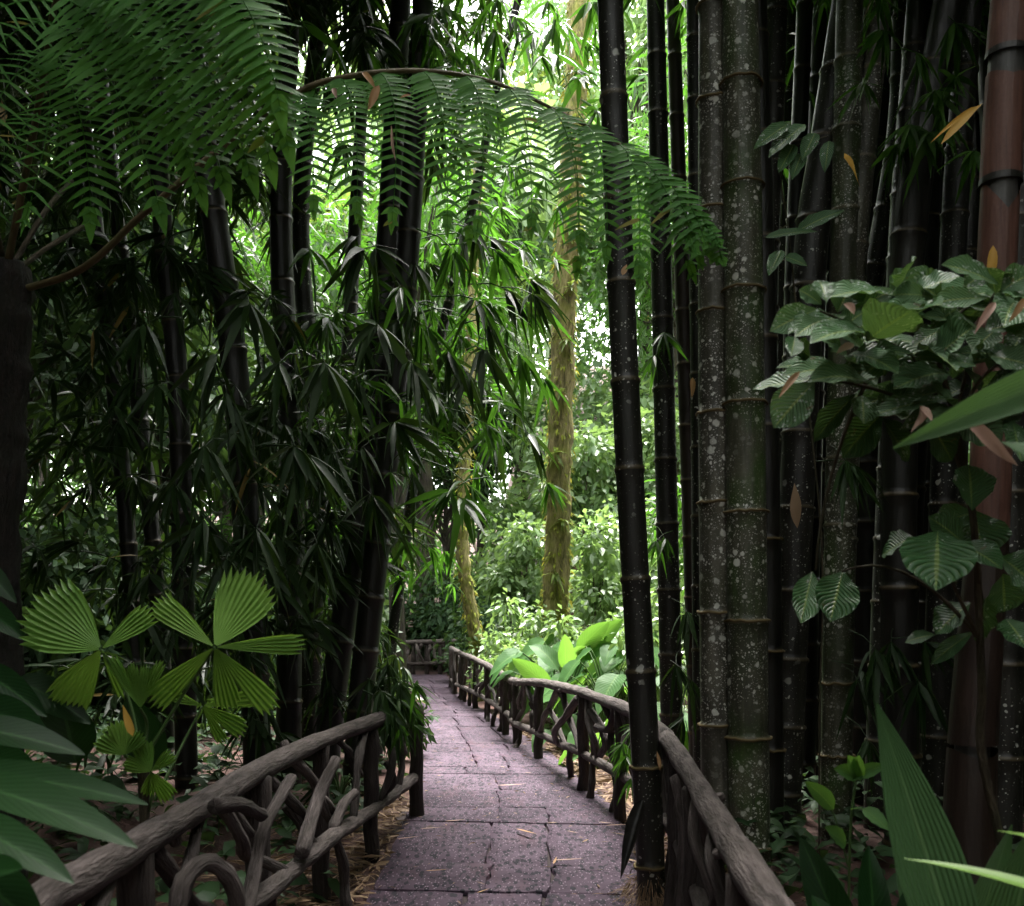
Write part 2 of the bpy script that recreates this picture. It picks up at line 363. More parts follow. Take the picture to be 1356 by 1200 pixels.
def soil_mat():
    s = NT("forest soil"); c = s.coord()
    n = s.noise(c, 1.2, 6); n2 = s.noise(c, 14.0, 6, 0.7); n3 = s.noise(c, 60.0, 3)
    col = s.mix(s.ramp(n, [(0.35, 0.0), (0.65, 1.0)]), (0.030, 0.014, 0.011), (0.068, 0.030, 0.025))
    col = s.mix(s.ramp(n2, [(0.45, 0.0), (0.7, 0.8)]), col, (0.04, 0.025, 0.018))
    col = s.mix(s.math('MULTIPLY', s.math('GREATER_THAN', n3, 0.62), 0.5), col, (0.17, 0.11, 0.07))
    return s.done(col, 0.9, s.bump(s.math('ADD', n2, s.math('MULTIPLY', n3, 0.5)), 0.8, 0.03), 0.3)
M['soil'] = soil_mat()
def slab_mat():
    s = NT("porous paving slab"); c = s.coord()
    tint = s.node("Attribute", attribute_name="tint").outputs["Fac"]
    n = s.noise(c, 1.6, 5); c = s.coord((1, 0.36, 1)); f = s.noise(c, 27.0, 4, 0.7)
    vo = s.node("TexVoronoi", {"Vector": c, "Scale": 25.0}).outputs["Distance"]
    vb = s.node("TexVoronoi", {"Vector": c, "Scale": 52.0}).outputs["Distance"]
    col = s.mix(tint, (0.048, 0.031, 0.046), (0.078, 0.054, 0.075))
    col = s.mix(s.ramp(n, [(0.42, 0.0), (0.68, 0.8)]), col, (0.034, 0.025, 0.033))
    col = s.mix(s.ramp(s.noise(c, 3.1, 4), [(0.55, 0.0), (0.75, 0.5)]), col, (0.062, 0.029, 0.032))
    pit = s.math('MULTIPLY', s.math('LESS_THAN', vo, 0.36), s.math('GREATER_THAN', s.noise(c, 9.0, 2), 0.38))
    pit = s.math('MAXIMUM', pit, s.math('MULTIPLY', s.math('GREATER_THAN', f, 0.585), 0.9))
    col = s.mix(s.math('MULTIPLY', pit, 0.88), col, (0.010, 0.011, 0.015))
    col = s.mix(s.math('MULTIPLY', s.math('LESS_THAN', vb, 0.24), 0.6), col, (0.20, 0.155, 0.19))
    h = s.math('SUBTRACT', s.math('MULTIPLY', f, 0.5), pit)
    return s.done(col, s.ramp(n, [(0.3, 0.62), (0.7, 0.85)]), s.bump(h, 0.9, 0.012), 0.10)
M['slab'] = slab_mat()
s_ = NT("joint mortar"); M['joint'] = s_.done((0.035, 0.026, 0.026), 0.9, s_.bump(s_.noise(s_.coord(), 40.0), 0.5, 0.01), 0.2)

# ------------------------------------------------------------------ ground and path
def ground():
    xs = np.concatenate([np.linspace(-200, -16, 24), np.linspace(-15, 15, 150), np.linspace(16, 200, 24)])
    ys = np.concatenate([np.linspace(-60, -4, 12), np.linspace(-3, 32, 175), np.linspace(33, 240, 40)])
    X, Y = np.meshgrid(xs, ys)
    Z = terrain(X, Y)
    l, r = path_lr(Y)
    inside = sstep(0.0, 0.25, np.minimum(X - l, r - X)) * (Y > 0.5) * (Y < 27.0)
    Z = Z - 0.05 * inside + 0.012 * R.normal(0, 1, X.shape) * (np.abs(X) < 15)
    mb = MB(); mb.grid(np.stack([X, Y, Z], -1)); o = mb.build("ground", M['soil']); o["kind"] = "structure"
ground()
def path():
    mb = MB()
    ys = np.linspace(1.0, 27.0, 100); l, r = path_lr(ys)
    w = R.normal(0, 0.03, (2, 100))
    G = np.stack([np.stack([l - 0.03 + w[0], ys, np.full(100, -0.022)], -1), np.stack([r + 0.03 + w[1], ys, np.full(100, -0.022)], -1)], 1)
    mb.grid(G); o = mb.build("path_bed", M['joint']); o["kind"] = "structure"
    mb = MB(); y = 1.0; k = 0
    def q8(a, zb, tt):     # a: 4 corners (ccw) on top
        a = np.array(a); c = a.mean(0)
        ins = a + (c - a) / np.linalg.norm(c - a, axis=1, keepdims=True) * 0.007
        n = 6
        rows = []
        def ringpts(qd, z, jit):
            pts = []
            for i in range(4):
                for t in np.linspace(0, 1, n, endpoint=False): pts.append(lerp(qd[i], qd[(i + 1) % 4], t))
            pts = np.array(pts); 
            return np.column_stack([pts, np.full(len(pts), z)]), pts
        rr = np.random.default_rng(int(abs(c[0]) * 1000 + c[1] * 100))
        jit = rr.normal(0, 0.009, (4 * n, 2))
        b, _ = ringpts(a, -0.03, 0); m1, _ = ringpts(a, zb - 0.004, 0); t1, _ = ringpts(ins, zb, 0)
        for q_ in (b, m1, t1): q_[:, :2] += jit
        N4 = 4 * n
        V = [b, m1, t1]
        # inner top: concentric rings down to the centre
        for sc in (0.6, 0.25, 0.01):
            ri = t1.copy(); ri[:, :2] = c + (t1[:, :2] - c) * sc; V.append(ri)
        V = np.vstack(V); q = []
        for ri in range(5):
            for j in range(N4):
                A = ri * N4 + j; B = ri * N4 + (j + 1) % N4; q.append((A, B, B + N4, A + N4))
        q = np.array(q); mb.add(V, q, V[q.ravel()][:, :2], np.full(len(V), tt))
    joints = [1.0, 1.7, 2.5, 3.2, 3.9, 4.75, 5.6, 6.2, 7.5, 8.1, 8.9, 9.85, 10.3, 11.4, 12.2, 14.1, 14.6, 15.6, 16.5, 17.3, 18.4, 19.3, 20.2, 21.1, 22.0, 23, 24, 25.1, 26.2, 27.0]
    sl = [random.uniform(-0.03, 0.03) for _ in joints]; sl[6:9] = [-0.05, -0.19, -0.08]
    for i in range(len(joints) - 1):
        y0, y1 = joints[i], joints[i + 1]
        k = 3 if (path_lr((y0 + y1) / 2)[1] - path_lr((y0 + y1) / 2)[0]) > 1.15 else 2
        if random.random() < 0.12: k -= 1
        cuts = [0] + [(j / k + random.uniform(-0.09, 0.09)) for j in range(1, k)] + [1]
        if 4 < y0 < 8 and k == 3: cuts = [0, 0.42 + random.uniform(-.08, .03), 0.66 + random.uniform(-0.01, 0.01), 1]
        zr = 0.004 + 0.005 * random.random() + (0.006 if i % 3 == 0 else 0)
        for j in range(k):
            g = 0.0065
            def pt(y, u, s0): 
                l, r = path_lr(y); x = lerp(l, r, u); return np.array([x, y + s0 * (u - 0.5) * 2])
            ca, cb = cuts[j], cuts[j + 1]
            q8([pt(y0, ca, sl[i]) + (g, g), pt(y0, cb, sl[i]) + (-g, g), pt(y1, cb, sl[i + 1]) + (-g, -g), pt(y1, ca, sl[i + 1]) + (g, -g)],
               zr + random.uniform(-0.002, 0.002), random.random())
    o = mb.build("path", M['slab']); o["kind"] = "structure"
path()

# ------------------------------------------------------------------ rustic fences
def rail_pts(pix, z=None, xs=None):
    out = []
    for p in pix:
        if len(p) == 3: out.append(P(*p))
        else: out.append(P(p[0], p[1], (CH - z) * F / (p[1] - HY)))
    return np.array(out)
def along(pts, n): 
    d = np.concatenate([[0], np.cumsum(np.linalg.norm(np.diff(pts, axis=0), axis=1))])
    return np.stack([np.interp(n, d, pts[:, i]) for i in range(3)], -1), d[-1]
def at_y(pts, y):
    o = pts[np.argsort(pts[:, 1])]
    return np.array([np.interp(y, o[:, 1], o[:, 0]), y, np.interp(y, o[:, 1], o[:, 2])])
def crooked(mb, a, b, r0, r1, bend):
    m = (a + b) / 2 + R.normal(0, bend, 3) * np.array([0.4, 1, 1])
    k1 = R.normal(0, bend * 0.3, 3); q = smooth_path([a, lerp(a, m, .6) + k1, m, lerp(m, b, .5) - k1 * .7, b], 4)
    mb.tube(q, np.linspace(r0, r1, len(q)) * (1 + 0.12 * np.sin(np.arange(len(q)) * 0.8 + R.random() * 6)), 10, wob=0.02)
def stubs(mb, tp, r):
    for i in R.integers(2, len(tp) - 2, max(4, len(tp) // 7)):
        a = R.uniform(0, 6.28); t = nrm(tp[i + 1] - tp[i - 1]); u = nrm(np.cross(t, (0, 0, 1.))); v = np.cross(u, t); d = u * math.cos(a) + v * math.sin(a) + t * R.uniform(-.6, .6)
        rr = R.uniform(.012, .022); mb.tube(np.array([tp[i] + d * r * .5, tp[i] + d * (r + .005), tp[i] + d * (r + R.uniform(.008, .025))]), [rr * 1.5, rr * 1.1, rr], 7, wob=.05)
def fence(label, top, low, posts, span, r=0.048, fr=0.030, extra=(), nb=3, zb=0):
    base = at_y(top, posts[len(posts) // 2][0]); base[2] = 0
    root = thing("log_fence", label, "fence", base)
    n = max(12, len(top) * 2)
    mb = MB(); tp = smooth_path(top, 7); tp += R.normal(0, 0.002, tp.shape)
    mb.tube(tp, r * (1 + 0.05 * np.sin(np.arange(len(tp)) * 0.37 + 1) + 0.04 * np.sin(np.arange(len(tp)) * 0.83)), 16, wob=0.012); stubs(mb, tp, r)
    mb.build("top_rail", M['log'], root)
    mb = MB(); lp = smooth_path(low, 7); lp += R.normal(0, 0.003, lp.shape)
    mb.tube(lp, r * 0.82 * (1 + 0.08 * np.sin(np.arange(len(lp)) * 0.5)), 12, wob=0.015); mb.build("lower_rail", M['log'], root)
    for (y, dx, rr) in posts:
        t = at_y(tp, y); t[2] -= r * 0.5
        b = np.array([t[0] + dx, y, float(terrain(t[0] + dx, y)) - 0.1])
        mb = MB(); q = np.array([lerp(b, t, u) for u in np.linspace(0, 1, 8)]) + R.normal(0, 0.008, (8, 3)); q[:, 1] += 0.03
        mb.tube(q, rr * (1 + R.normal(0, 0.05, 8)), 10, wob=0.04); mb.build("post", M['logdk'], root)
    ys = sorted(p[0] for p in posts)
    for a, b in zip(ys[:-1], ys[1:]):
        k = max(1, int(round((b - a) / span)))
        for i in range(k):
            y0 = lerp(a, b, (i + R.uniform(0.1, 0.35)) / k); y1 = lerp(a, b, (i + R.uniform(0.6, 0.95)) / k)
            if R.random() < 0.5: y0, y1 = y1, y0
            t = at_y(tp, y0); l = at_y(lp, y1); t[2] -= r * 0.6; l[2] += r * 0.3
            mb = MB(); crooked(mb, t, l, fr * 1.15, fr * 0.9, 0.07)
            m = lerp(t, l, R.uniform(0.35, 0.6)); e = at_y(tp if R.random() < 0.6 else lp, lerp(a, b, R.uniform(0.2, 0.8)))
            crooked(mb, m, e, fr, fr * 0.75, 0.06)
            mb.build("brace", M['log'] if i % 2 else M['logdk'], root)
            if R.random() < 0.55:
                t = at_y(lp, lerp(y0, y1, 0.5)); g = np.array([t[0] + R.normal(0, .05), t[1] + R.normal(0, .15), -0.05])
                mb = MB(); crooked(mb, t, g, fr, fr * 1.2, 0.04); mb.build("brace", M['logdk'], root)
    for pix, rr, mt in extra:
        q = smooth_path([P(*p) for p in pix], 5); mb = MB(); mb.tube(q, np.linspace(rr, rr * 0.85, len(q)) * (1 + R.normal(0, .05, len(q))), 9, wob=0.05); mb.build("brace", M[mt], root)
    return root

topR = np.vstack([rail_pts([(1130, 1400), (1075, 1290), (1022, 1200), (965, 1110), (920, 1035), (893, 992)], 0.88),
                  rail_pts([(874, 968, 5.95), (845, 946, 7.0), (806, 930, 8.0), (771, 917, 8.95), (740, 909, 10.0), (714, 904, 10.9), (682, 903, 12.3), (671, 897, 13.0), (650, 884, 14.8), (628, 873, 17.0), (612, 866, 18.6), (602, 861, 20.0), (597, 858, 22)])])
lowR = rail_pts([(1010, 1400, 2.4), (940, 1225, 3.6), (890, 1098, 5.4), (858, 1050, 6.7), (823, 1027, 7.7), (772, 998, 8.95), (741, 984, 10), (713, 971, 10.9), (680, 957, 12.3), (671, 945, 13.0), (644, 926, 15.2), (624, 915, 17), (604, 906, 20), (598, 900, 22)])
fence("rustic log fence with forked branch braces curving along the right side of the path", topR, lowR,
      [(2.7, 0.02, .05), (4.1, 0.03, .06), (5.0, -0.02, .05), (6.2, 0, .05), (7.6, 0, .05), (8.9, 0, .052), (10.9, 0, .055), (12.2, 0, .05), (13.1, 0, .052), (15.2, 0, .05), (16.9, 0, .05), (18.6, 0, .05), (20, 0, .055), (22, 0, .05)], 0.8,
      extra=[([(765, 925, 8.95), (748, 950, 9.3), (735, 968, 9.5), (737, 984, 10)], .036, 'log'), ([(780, 940, 8.7), (795, 960, 8.3), (802, 985, 8.1), (795, 1000, 8.2)], .036, 'log'),
             ([(815, 938, 7.7), (806, 965, 7.9), (790, 962, 8.2)], .032, 'logdk'), ([(903, 1030, 4.5), (912, 1100, 4.4), (905, 1200, 4.4)], .055, 'log'), ([(925, 1060, 4.2), (935, 1130, 4.1), (930, 1200, 4.0)], .04, 'logdk')])
topL = rail_pts([(-120, 1350), (-30, 1262), (60, 1192), (150, 1139), (240, 1085), (330, 1028), (420, 983), (500, 953), (546, 938)], 0.88)
def xl(px, py, x): return (px, py, -x * F / (CX - px))
lowL = rail_pts([xl(60, 1395, -1.1), xl(200, 1290, -1.06), xl(330, 1200, -1.02), xl(385, 1155, -0.98), xl(440, 1108, -0.94), xl(500, 1068, -0.9), (548, 1030, 7.75)])
fence("thick rustic log fence with crooked branch braces along the left side of the path", topL, lowL,
      [(2.0, 0, .05), (2.95, 0.02, .055), (4.35, 0.03, .06), (5.5, 0, .05), (6.5, 0, .05), (7.75, 0, .055)], 0.7, r=0.051, fr=0.026,
      extra=[([(232, 1225, 2.85), (245, 1165, 2.9), (275, 1142, 3.0), (305, 1165, 3.05), (318, 1215, 3.1)], .03, 'log'), ([(325, 1215, 3.6), (340, 1140, 3.8), (352, 1090, 3.9), (386, 1030, 4.2)], .028, 'log'),
             ([(285, 1068, 3.3), (318, 1066, 3.5), (346, 1080, 3.8)], .03, 'logdk'), ([(400, 1130, 4.4), (420, 1060, 4.8), (445, 1005, 5.0)], .034, 'log'), ([(440, 1100, 5.2), (455, 1065, 5.4), (470, 1050, 5.6)], .03, 'log')])
topB = rail_pts([(470, 856, 27.2), (505, 853, 27.2), (540, 851, 27.2), (575, 850, 27.2), (615, 849, 27.2), (640, 850, 27.4)])
lowB = rail_pts([(470, 882, 27.2), (505, 880, 27.2), (550, 879, 27.2), (590, 877, 27.2), (640, 876, 27.4)])
def back_fence():
    root = thing("log_fence", "distant dark log fence crossing behind the bend where the path turns away", "fence", (-2.5, 27.2, 0))
    for nm, q, r in (("top_rail", topB, .07), ("lower_rail", lowB, .055)):
        mb = MB(); mb.tube(smooth_path(q, 5), r, 10, wob=0.03); mb.build(nm, M['log'], root)
    for i, px in enumerate(range(475, 640, 18)):
        t = P(px, 852, 27.25); mb = MB(); b = t.copy(); b[2] = -0.1; mb.tube(np.array([b, lerp(b, t, .5) + R.normal(0, .02, 3), t]), .065, 8); mb.build("post", M['logdk'], root)
        for k in range(2):
            mb = MB(); crooked(mb, P(px + 4 + 7 * k, 852, 27.2), P(px + 9 + R.uniform(-8, 8), 879, 27.2), .05, .04, .1); mb.build("brace", M['log'], root)
back_fence()

# ------------------------------------------------------------------ bamboo
def spray_into(mb, c, axis, n, L, spread=0.9, hang=0.7, wr=0.115):
    """a fan of hanging bamboo leaves from one point"""
    axis = nrm(axis)
    d = axis[None] * 0.8 + R.normal(0, spread, (n, 3)) * np.array([1, 1, 0.5]); d[:, 2] -= hang
    l = L * R.uniform(0.65, 1.1, n); wr = wr * (1.0 + 0.25 * R.random())
    b = c[None] + axis[None] * R.uniform(-0.1, 0.1, (n, 1)) * L
    mb.leaves(b, d, l, l * wr * R.uniform(0.85, 1.2, n), up=R.normal(0, 0.6, (n, 3)) + np.array([0, 0, 0.9]), droop=R.uniform(0.1, 0.5, n), prof='lance', ns=4, fold=0.12)
def branch_mesh(seed, L=1.0, leaf=0.27, sprays=7, mat='bam', nl=(6, 10)):
    mb = MB(); tw = MB()
    pts = bez(np.zeros(3), np.array([0.5 * L, R.normal(0, .1), 0.22 * L]), np.array([L, R.normal(0, .2), -0.25 * L * R.uniform(0.5, 1.6)]), 9)
    mb.tube(pts, np.linspace(0.009, 0.003, 9), 4, cap=False, tint=0.3)
    for i in range(sprays):
        c = pts[min(8, 2 + int(i * 7 / sprays))]
        sd = np.array([R.uniform(0.2, 1), R.normal(0, 0.9), R.normal(-0.1, 0.4)])
        e = c + nrm(sd) * R.uniform(0.05, 0.35) * L
        mb.tube(np.array([c, lerp(c, e, .5) + (0, 0, .02), e]), [0.004, .003, .002], 3, cap=False, tint=0.3)
        spray_into(mb, e, nrm(sd), int(R.integers(*nl)), leaf)
    o = mb.build("leafy_branch", M[mat]); COL.objects.unlink(o); return o
BR = [branch_mesh(i) for i in range(7)]
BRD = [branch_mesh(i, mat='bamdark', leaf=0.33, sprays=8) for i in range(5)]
def spray_mesh(mat, n, L, spread, hang):
    mb = MB(); mb.tube(np.array([[-0.35, 0, 0.12], [-0.15, 0, 0.08], [0, 0, 0]]), [0.006, 0.005, 0.003], 4, cap=False, tint=0.3)
    spray_into(mb, np.zeros(3), np.array([0.8, 0, -0.3]), n, L, spread, hang); o = mb.build("leaf_spray", M[mat]); COL.objects.unlink(o); return o
SPR = [spray_mesh('bam', int(R.integers(9, 14)), 0.36, 0.7, 0.8) for _ in range(5)]
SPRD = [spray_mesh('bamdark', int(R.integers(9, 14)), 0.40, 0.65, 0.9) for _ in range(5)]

def culm(label, pix, D, wpx, mat, group, htop=11.0, br=(), node=0.55, rings=None, kind="bamboo_stalk", k=14, arch=0.0, bset=None, sc=1.0, taper=0.8):
    r = wpx * D / F / 2
    pts = [P(px, py, D if len(q) == 2 else q[2]) for q in [(*p,) for p in pix] for px, py in [q[:2]]]
    pts = sorted([np.array(p) for p in pts], key=lambda p: p[2])
    d0 = pts[1] - pts[0]; g = float(terrain(pts[0][0], pts[0][1])) - 0.12
    if pts[0][2] > g: pts.insert(0, pts[0] + d0 / d0[2] * (g - pts[0][2]) * np.array([0.6, 0.6, 1]))
    d1 = pts[-1] - pts[-2]
    if htop > pts[-1][2] + 0.3:
        e = pts[-1] + d1 / d1[2] * (htop - pts[-1][2]) * np.array([1, 1, 1]); e[0] += arch; pts.append(e)
    P_ = smooth_path(pts, 24)
    tot = along(P_, 0)[1]
    base = np.array([P_[0][0], P_[0][1], max(0.0, g + 0.12)])
    root = thing(kind, label, "bamboo", base, group)
    s, rad, tin = [], [], []; tl = 0.4; x = R.uniform(0.15, node * 0.8); nodes = []
    while x < tot - 0.1: nodes.append(x); x += node * R.uniform(0.85, 1.12)
    for nd in nodes:
        tn = R.uniform(0.1, 0.75)
        for dx, m, tt in ((-0.12, 0.985, None), (-0.03, 1.0, None), (-0.008, 1.10, 1.0), (0.008, 1.075, 1.0), (0.018, 0.955, 0.9), (0.05, 0.975, tn), (0.16, 0.985, tn)):
            s.append(nd + dx); rad.append(m); tin.append(tl if tt is None else tt)
        tl = tn
    s = np.array([0] + s + [tot]); rad = np.array([1] + rad + [0.6]); tin = np.array([.4] + tin + [.4]); o = np.argsort(s); s, rad, tin = s[o], rad[o], tin[o]
    q, _ = along(P_, s); rr = r * rad * np.interp(s, [0, tot * 0.4, tot], [1.06, 0.97, taper * 0.7])
    mb = MB(); mb.tube(q, rr, k, cap=False, tint=tin); mb.build("stem", M[mat], root)
    if rings:
        for nd in nodes:
            c, _ = along(P_, np.array([nd])); c = c[0]
            if not (rings[0] < c[2] < rings[1]): continue
            a = np.linspace(0, 2 * np.pi, 25); rn = r * 1.10 * float(np.interp(nd, [0, tot], [1.06, .8]))
            mb = MB(); zz = R.normal(0, 0.004, 25); zz[-1] = zz[0]
            mb.tube(np.stack([c[0] + rn * np.cos(a), c[1] + rn * np.sin(a), c[2] + zz], -1), 0.009, 6, cap=False)
            n = 90; aa = R.uniform(0, 2 * np.pi, n); dd = np.stack([np.cos(aa), np.sin(aa), R.normal(-0.5, 0.5, n)], -1)
            mb.leaves(np.stack([c[0] + rn * np.cos(aa), c[1] + rn * np.sin(aa), np.full(n, c[2])], -1), dd, R.uniform(0.012, 0.03, n), 0.004, ns=1, droop=0.2)
            mb.build("node_ring", M['ring'], root)
    for (z0, z1, n) in br:
        for i in range(n):
            z = lerp(z0, z1, (i + R.random()) / n)
            j = int(np.argmin(np.abs(P_[:, 2] - z))); st = (bset or BR)
            inst(st[int(R.integers(len(st)))], root, P_[j], (R.normal(0, .2), R.normal(0.1, .25), R.uniform(0, 6.28)), sc * R.uniform(0.75, 1.25))
    return root
def sprays(root, lst, st=None):
    for (px, py, D, sc, rz) in lst:
        o = (st or SPR)[int(R.integers(5))]
        inst(o, root, P(px, py, D), (R.normal(0, .15), R.normal(0, .15), rz), sc)

GL, GR, GB = "bamboo stalks in the dark left clump", "bamboo stalks in the right clump", "thin bamboo stalks far behind the clumps"
# left clump
L = {}
lb = [(2.2, 4.2, 7), (4.2, 9.5, 16)]
L[1] = culm("thin dark bamboo leaning right, first one right of the tree fern trunk", [(175, 790), (150, 500), (115, 200)], 9.0, 22, 'culm_black', GL, br=[(4.0, 9.5, 16), (0.8, 3.8, 5)], bset=BRD)
L[2] = culm("thin black bamboo close beside the leaning one near the tree fern", [(208, 780), (180, 500), (148, 230)], 9.4, 22, 'culm_black', GL, br=[(4.0, 9.5, 16), (0.8, 3.8, 5)], bset=BRD)
L[3] = culm("dark bamboo under the drooping tips of the large fern frond", [(243, 790), (235, 500), (215, 290), (200, 0)], 8.6, 28, 'culm_black', GL, br=[(4.0, 9.5, 14), (1.0, 3.8, 6)], bset=BRD)
L[4] = culm("thick black bamboo rising behind the right half of the fan palm", [(335, 860), (312, 500), (272, 200)], 8.2, 36, 'culm_black', GL, br=[(4.0, 9.5, 16), (0.9, 3.8, 6)], bset=BRD)
L[5] = culm("straight black bamboo just right of the tallest fan palm leaf", [(383, 880), (385, 600), (372, 300), (384, 30)], 9.2, 32, 'culm_black', GL, br=[(6.4, 9.8, 12), (0.6, 3.9, 8)], bset=BRD)
L[6] = culm("grey bamboo bending left, its top beside the start of the long fern frond", [(412, 880), (420, 600), (398, 300), (425, 0)], 9.8, 26, 'culm_dark', GL, br=[(6.8, 9.8, 8), (0.8, 4.2, 8)], bset=BRD)
L[7] = culm("slim black bamboo behind the twin stalks of the left clump", [(440, 890), (455, 600), (470, 300), (488, 0)], 10.6, 20, 'culm_black', GL, br=[(7.2, 9.8, 8), (1.0, 4.3, 8)], bset=BRD)
L[8] = culm("left one of the twin thick stalks leaning over the left fence", [(440, 930), (470, 720), (508, 400), (531, 0)], 9.0, 34, 'culm_black', GL, br=[(6.6, 9.8, 12), (1.9, 4.4, 13)], bset=BRD)
L[9] = culm("right one of the twin thick stalks leaning over the left fence", [(478, 930), (500, 720), (535, 400), (560, 0)], 8.8, 33, 'culm_black', GL, br=[(6.4, 9.8, 12), (2.2, 4.6, 13)])
L[10] = culm("slender bamboo leaning right above the middle of the long fern frond", [(560, 560), (620, 300), (660, 105), (686, 0)], 10.5, 15, 'culm_dark', GL, br=[(5.6, 9.5, 14)], htop=10)
sprays(L[9], [(612, 660, 6.6, 1.15, -1.0), (618, 640, 6.8, 1.1, -0.2), (600, 648, 6.7, 1.0, -2.2), (560, 430, 7.5, 1.2, -0.5), (640, 400, 7.6, 1.2, -0.3), (690, 470, 8, 1.0, 0.1), (600, 330, 8, 1.2, -.5), (655, 330, 8, 1.2, -.2), (640, 560, 7.6, 1, -.3), (530, 380, 7.5, 1.1, -1.3), (570, 520, 7.5, 1.2, -1.0), (700, 400, 8.4, 1.1, -.2), (720, 500, 8.4, 0.9, -.4), (725, 640, 9, .8, -.4), (690, 330, 9, 1, -.7)])
sprays(L[8], [(500, 430, 7.0, 1.1, -1.5), (520, 560, 7.0, 1.2, -1.0), (470, 500, 7.2, 1.2, -2.0), (545, 480, 7, 1.1, -.8), (480, 330, 7.2, 1.1, -2.2), (440, 600, 7, 1, -2)], SPRD)
sprays(L[4], [(272, 590, 5.6, 1.0, -1.6), (285, 470, 6.0, 1.0, -1.9), (190, 430, 6.2, 1.1, -1.9), (210, 510, 6.2, 1.1, -1.6), (300, 520, 6.0, 1.0, -1.2), (330, 400, 6.2, 1.1, -1.2), (270, 690, 6.0, 1.0, -1.6), (230, 640, 6.2, 1., -1.8)], SPRD)
sprays(L[5], [(390, 590, 6.0, 1.0, -1.3), (405, 600, 6.0, 1.0, -0.6), (370, 480, 6.2, 1.1, -1.6), (340, 700, 6.4, 1.1, -1.5), (430, 480, 6.3, 1.1, -1.2), (300, 740, 6.4, 1.0, -1.4), (420, 720, 6.4, .9, -1.2)], SPRD)
sprays(L[6], [(455, 190, 8, 1.0, -1.2), (400, 30, 7.5, 1.1, -1.5), (440, 60, 7.6, 1.0, -1.2), (350, 20, 7.5, 1.1, -1.9), (480, 60, 8.2, 1.0, -.8), (410, 330, 7.6, 1.2, -1.5), (430, 420, 7.6, 1.1, -1.0)])
sprays(L[10], [(int(R.uniform(470, 800)), int(R.uniform(-10, 150)), R.uniform(8.5, 11), R.uniform(.9, 1.3), R.uniform(-2.2, -.4)) for _ in range(34)])
sprays(L[10], [(int(R.uniform(600, 740)), int(R.uniform(260, 480)), R.uniform(8.5, 10.5), R.uniform(.8, 1.2), R.uniform(-1.4, .2)) for _ in range(14)])
sprays(L[9], [(int(R.uniform(540, 705)), int(R.uniform(290, 620)), R.uniform(7.6, 9.5), R.uniform(.8, 1.2), R.uniform(-1.4, .2)) for _ in range(22)], SPRD)
sprays(L[8], [(int(R.uniform(410, 560)), int(R.uniform(300, 700)), R.uniform(7.4, 9.0), R.uniform(.8, 1.2), R.uniform(-2.4, -.5)) for _ in range(14)], SPRD)
sprays(L[9], [(538, 915, 6.9, .5, -0.6), (545, 940, 6.8, .5, -0.9), (528, 925, 6.8, .55, -1.4), (550, 960, 6.7, .45, -0.3), (520, 955, 6.7, .5, -1.2), (505, 945, 6.7, .5, -1.8)])
# low sprays falling over the far end of the left fence
sprays(L[9], [(515, 880, 7.0, .8, -1.2), (530, 905, 6.9, .8, -0.8), (505, 915, 6.8, .9, -1.2), (520, 940, 6.7, .8, -0.6), (540, 930, 7.0, .7, -0.3), (490, 900, 7.0, .9, -1.6)], SPRD)
sprays(L[9], [(548, 905, 6.6, .6, -0.2), (530, 960, 6.5, .55, -0.5)])

# right clump
Rr = {}
Rr[1] = culm("dark slender bamboo standing at the path edge in front of the right fence", [(864, 1195), (852, 950), (835, 650), (819, 300), (808, 0)], 5.5, 37, 'culm_dark', GR, rings=(0.0, 1.2), br=[(5.4, 9.5, 14)])
Rr[2] = culm("black bamboo second from the path, rising behind the fern tip", [(889, 930), (879, 500), (868, 0)], 8.2, 29, 'culm_dark', GR, br=[(7, 10, 10)])
Rr[3] = culm("thin brown bamboo leaning left between the second stalk and the lichen pair", [(921, 900), (908, 500), (893, 60)], 8.8, 22, 'culm_brown', GR, br=[(7, 10, 10)])
Rr[4] = culm("dark bamboo with sheen tucked behind the left edge of the lichen pair", [(930, 1000), (926, 500), (919, 0)], 7.6, 24, 'culm_dark', GR, br=[(7, 10, 8)])
Rr[5] = culm("left stalk of the thick lichen spotted pair beside the right fence", [(950, 1050), (946, 600), (944, 0)], 6.3, 42, 'culm_lich', GR, rings=(-.2, 6.5), br=[(6.5, 10, 14)], node=0.66, k=20)
Rr[6] = culm("thickest lichen spotted bamboo with green patches and fringed brown nodes", [(992, 1150), (987, 600), (980, 0)], 6.2, 53, 'culm_green', GR, rings=(-.2, 6.5), br=[(6.5, 10, 14)], node=0.66, k=24)
Rr[7] = culm("smooth dark green bamboo half hidden behind the thickest lichen stalk", [(1020, 1130), (1014, 600), (1000, 0)], 6.8, 36, 'culm_black', GR, rings=(0, 2.8), br=[(6.5, 10, 10)], node=0.7)
Rr[8] = culm("dark speckled bamboo right of the lichen pair, behind the pale green leaves", [(1012, 1000), (1012, 420), (1020, 200), (1027, 0)], 7.6, 37, 'culm_dark', GR, br=[(7, 10, 10)])
Rr[9] = culm("slim black bamboo between the speckled stalk and the thick leaning stalk", [(1047, 1000), (1050, 420), (1066, 0)], 8.0, 25, 'culm_black', GR, br=[(7, 10, 10)])
Rr[10] = culm("thick dark bamboo leaning strongly right above the spotted shrub", [(1040, 980), (1070, 380), (1095, 180), (1122, 0)], 7.2, 46, 'culm_dark', GR, br=[(6.5, 10, 12)])
Rr[11] = culm("lichen flecked grey bamboo leaning right, next to the yellow hanging leaf", [(1108, 1000), (1130, 380), (1147, 180), (1166, 0)], 7.0, 33, 'culm_lich', GR, br=[(6.5, 10, 10)], node=0.7)
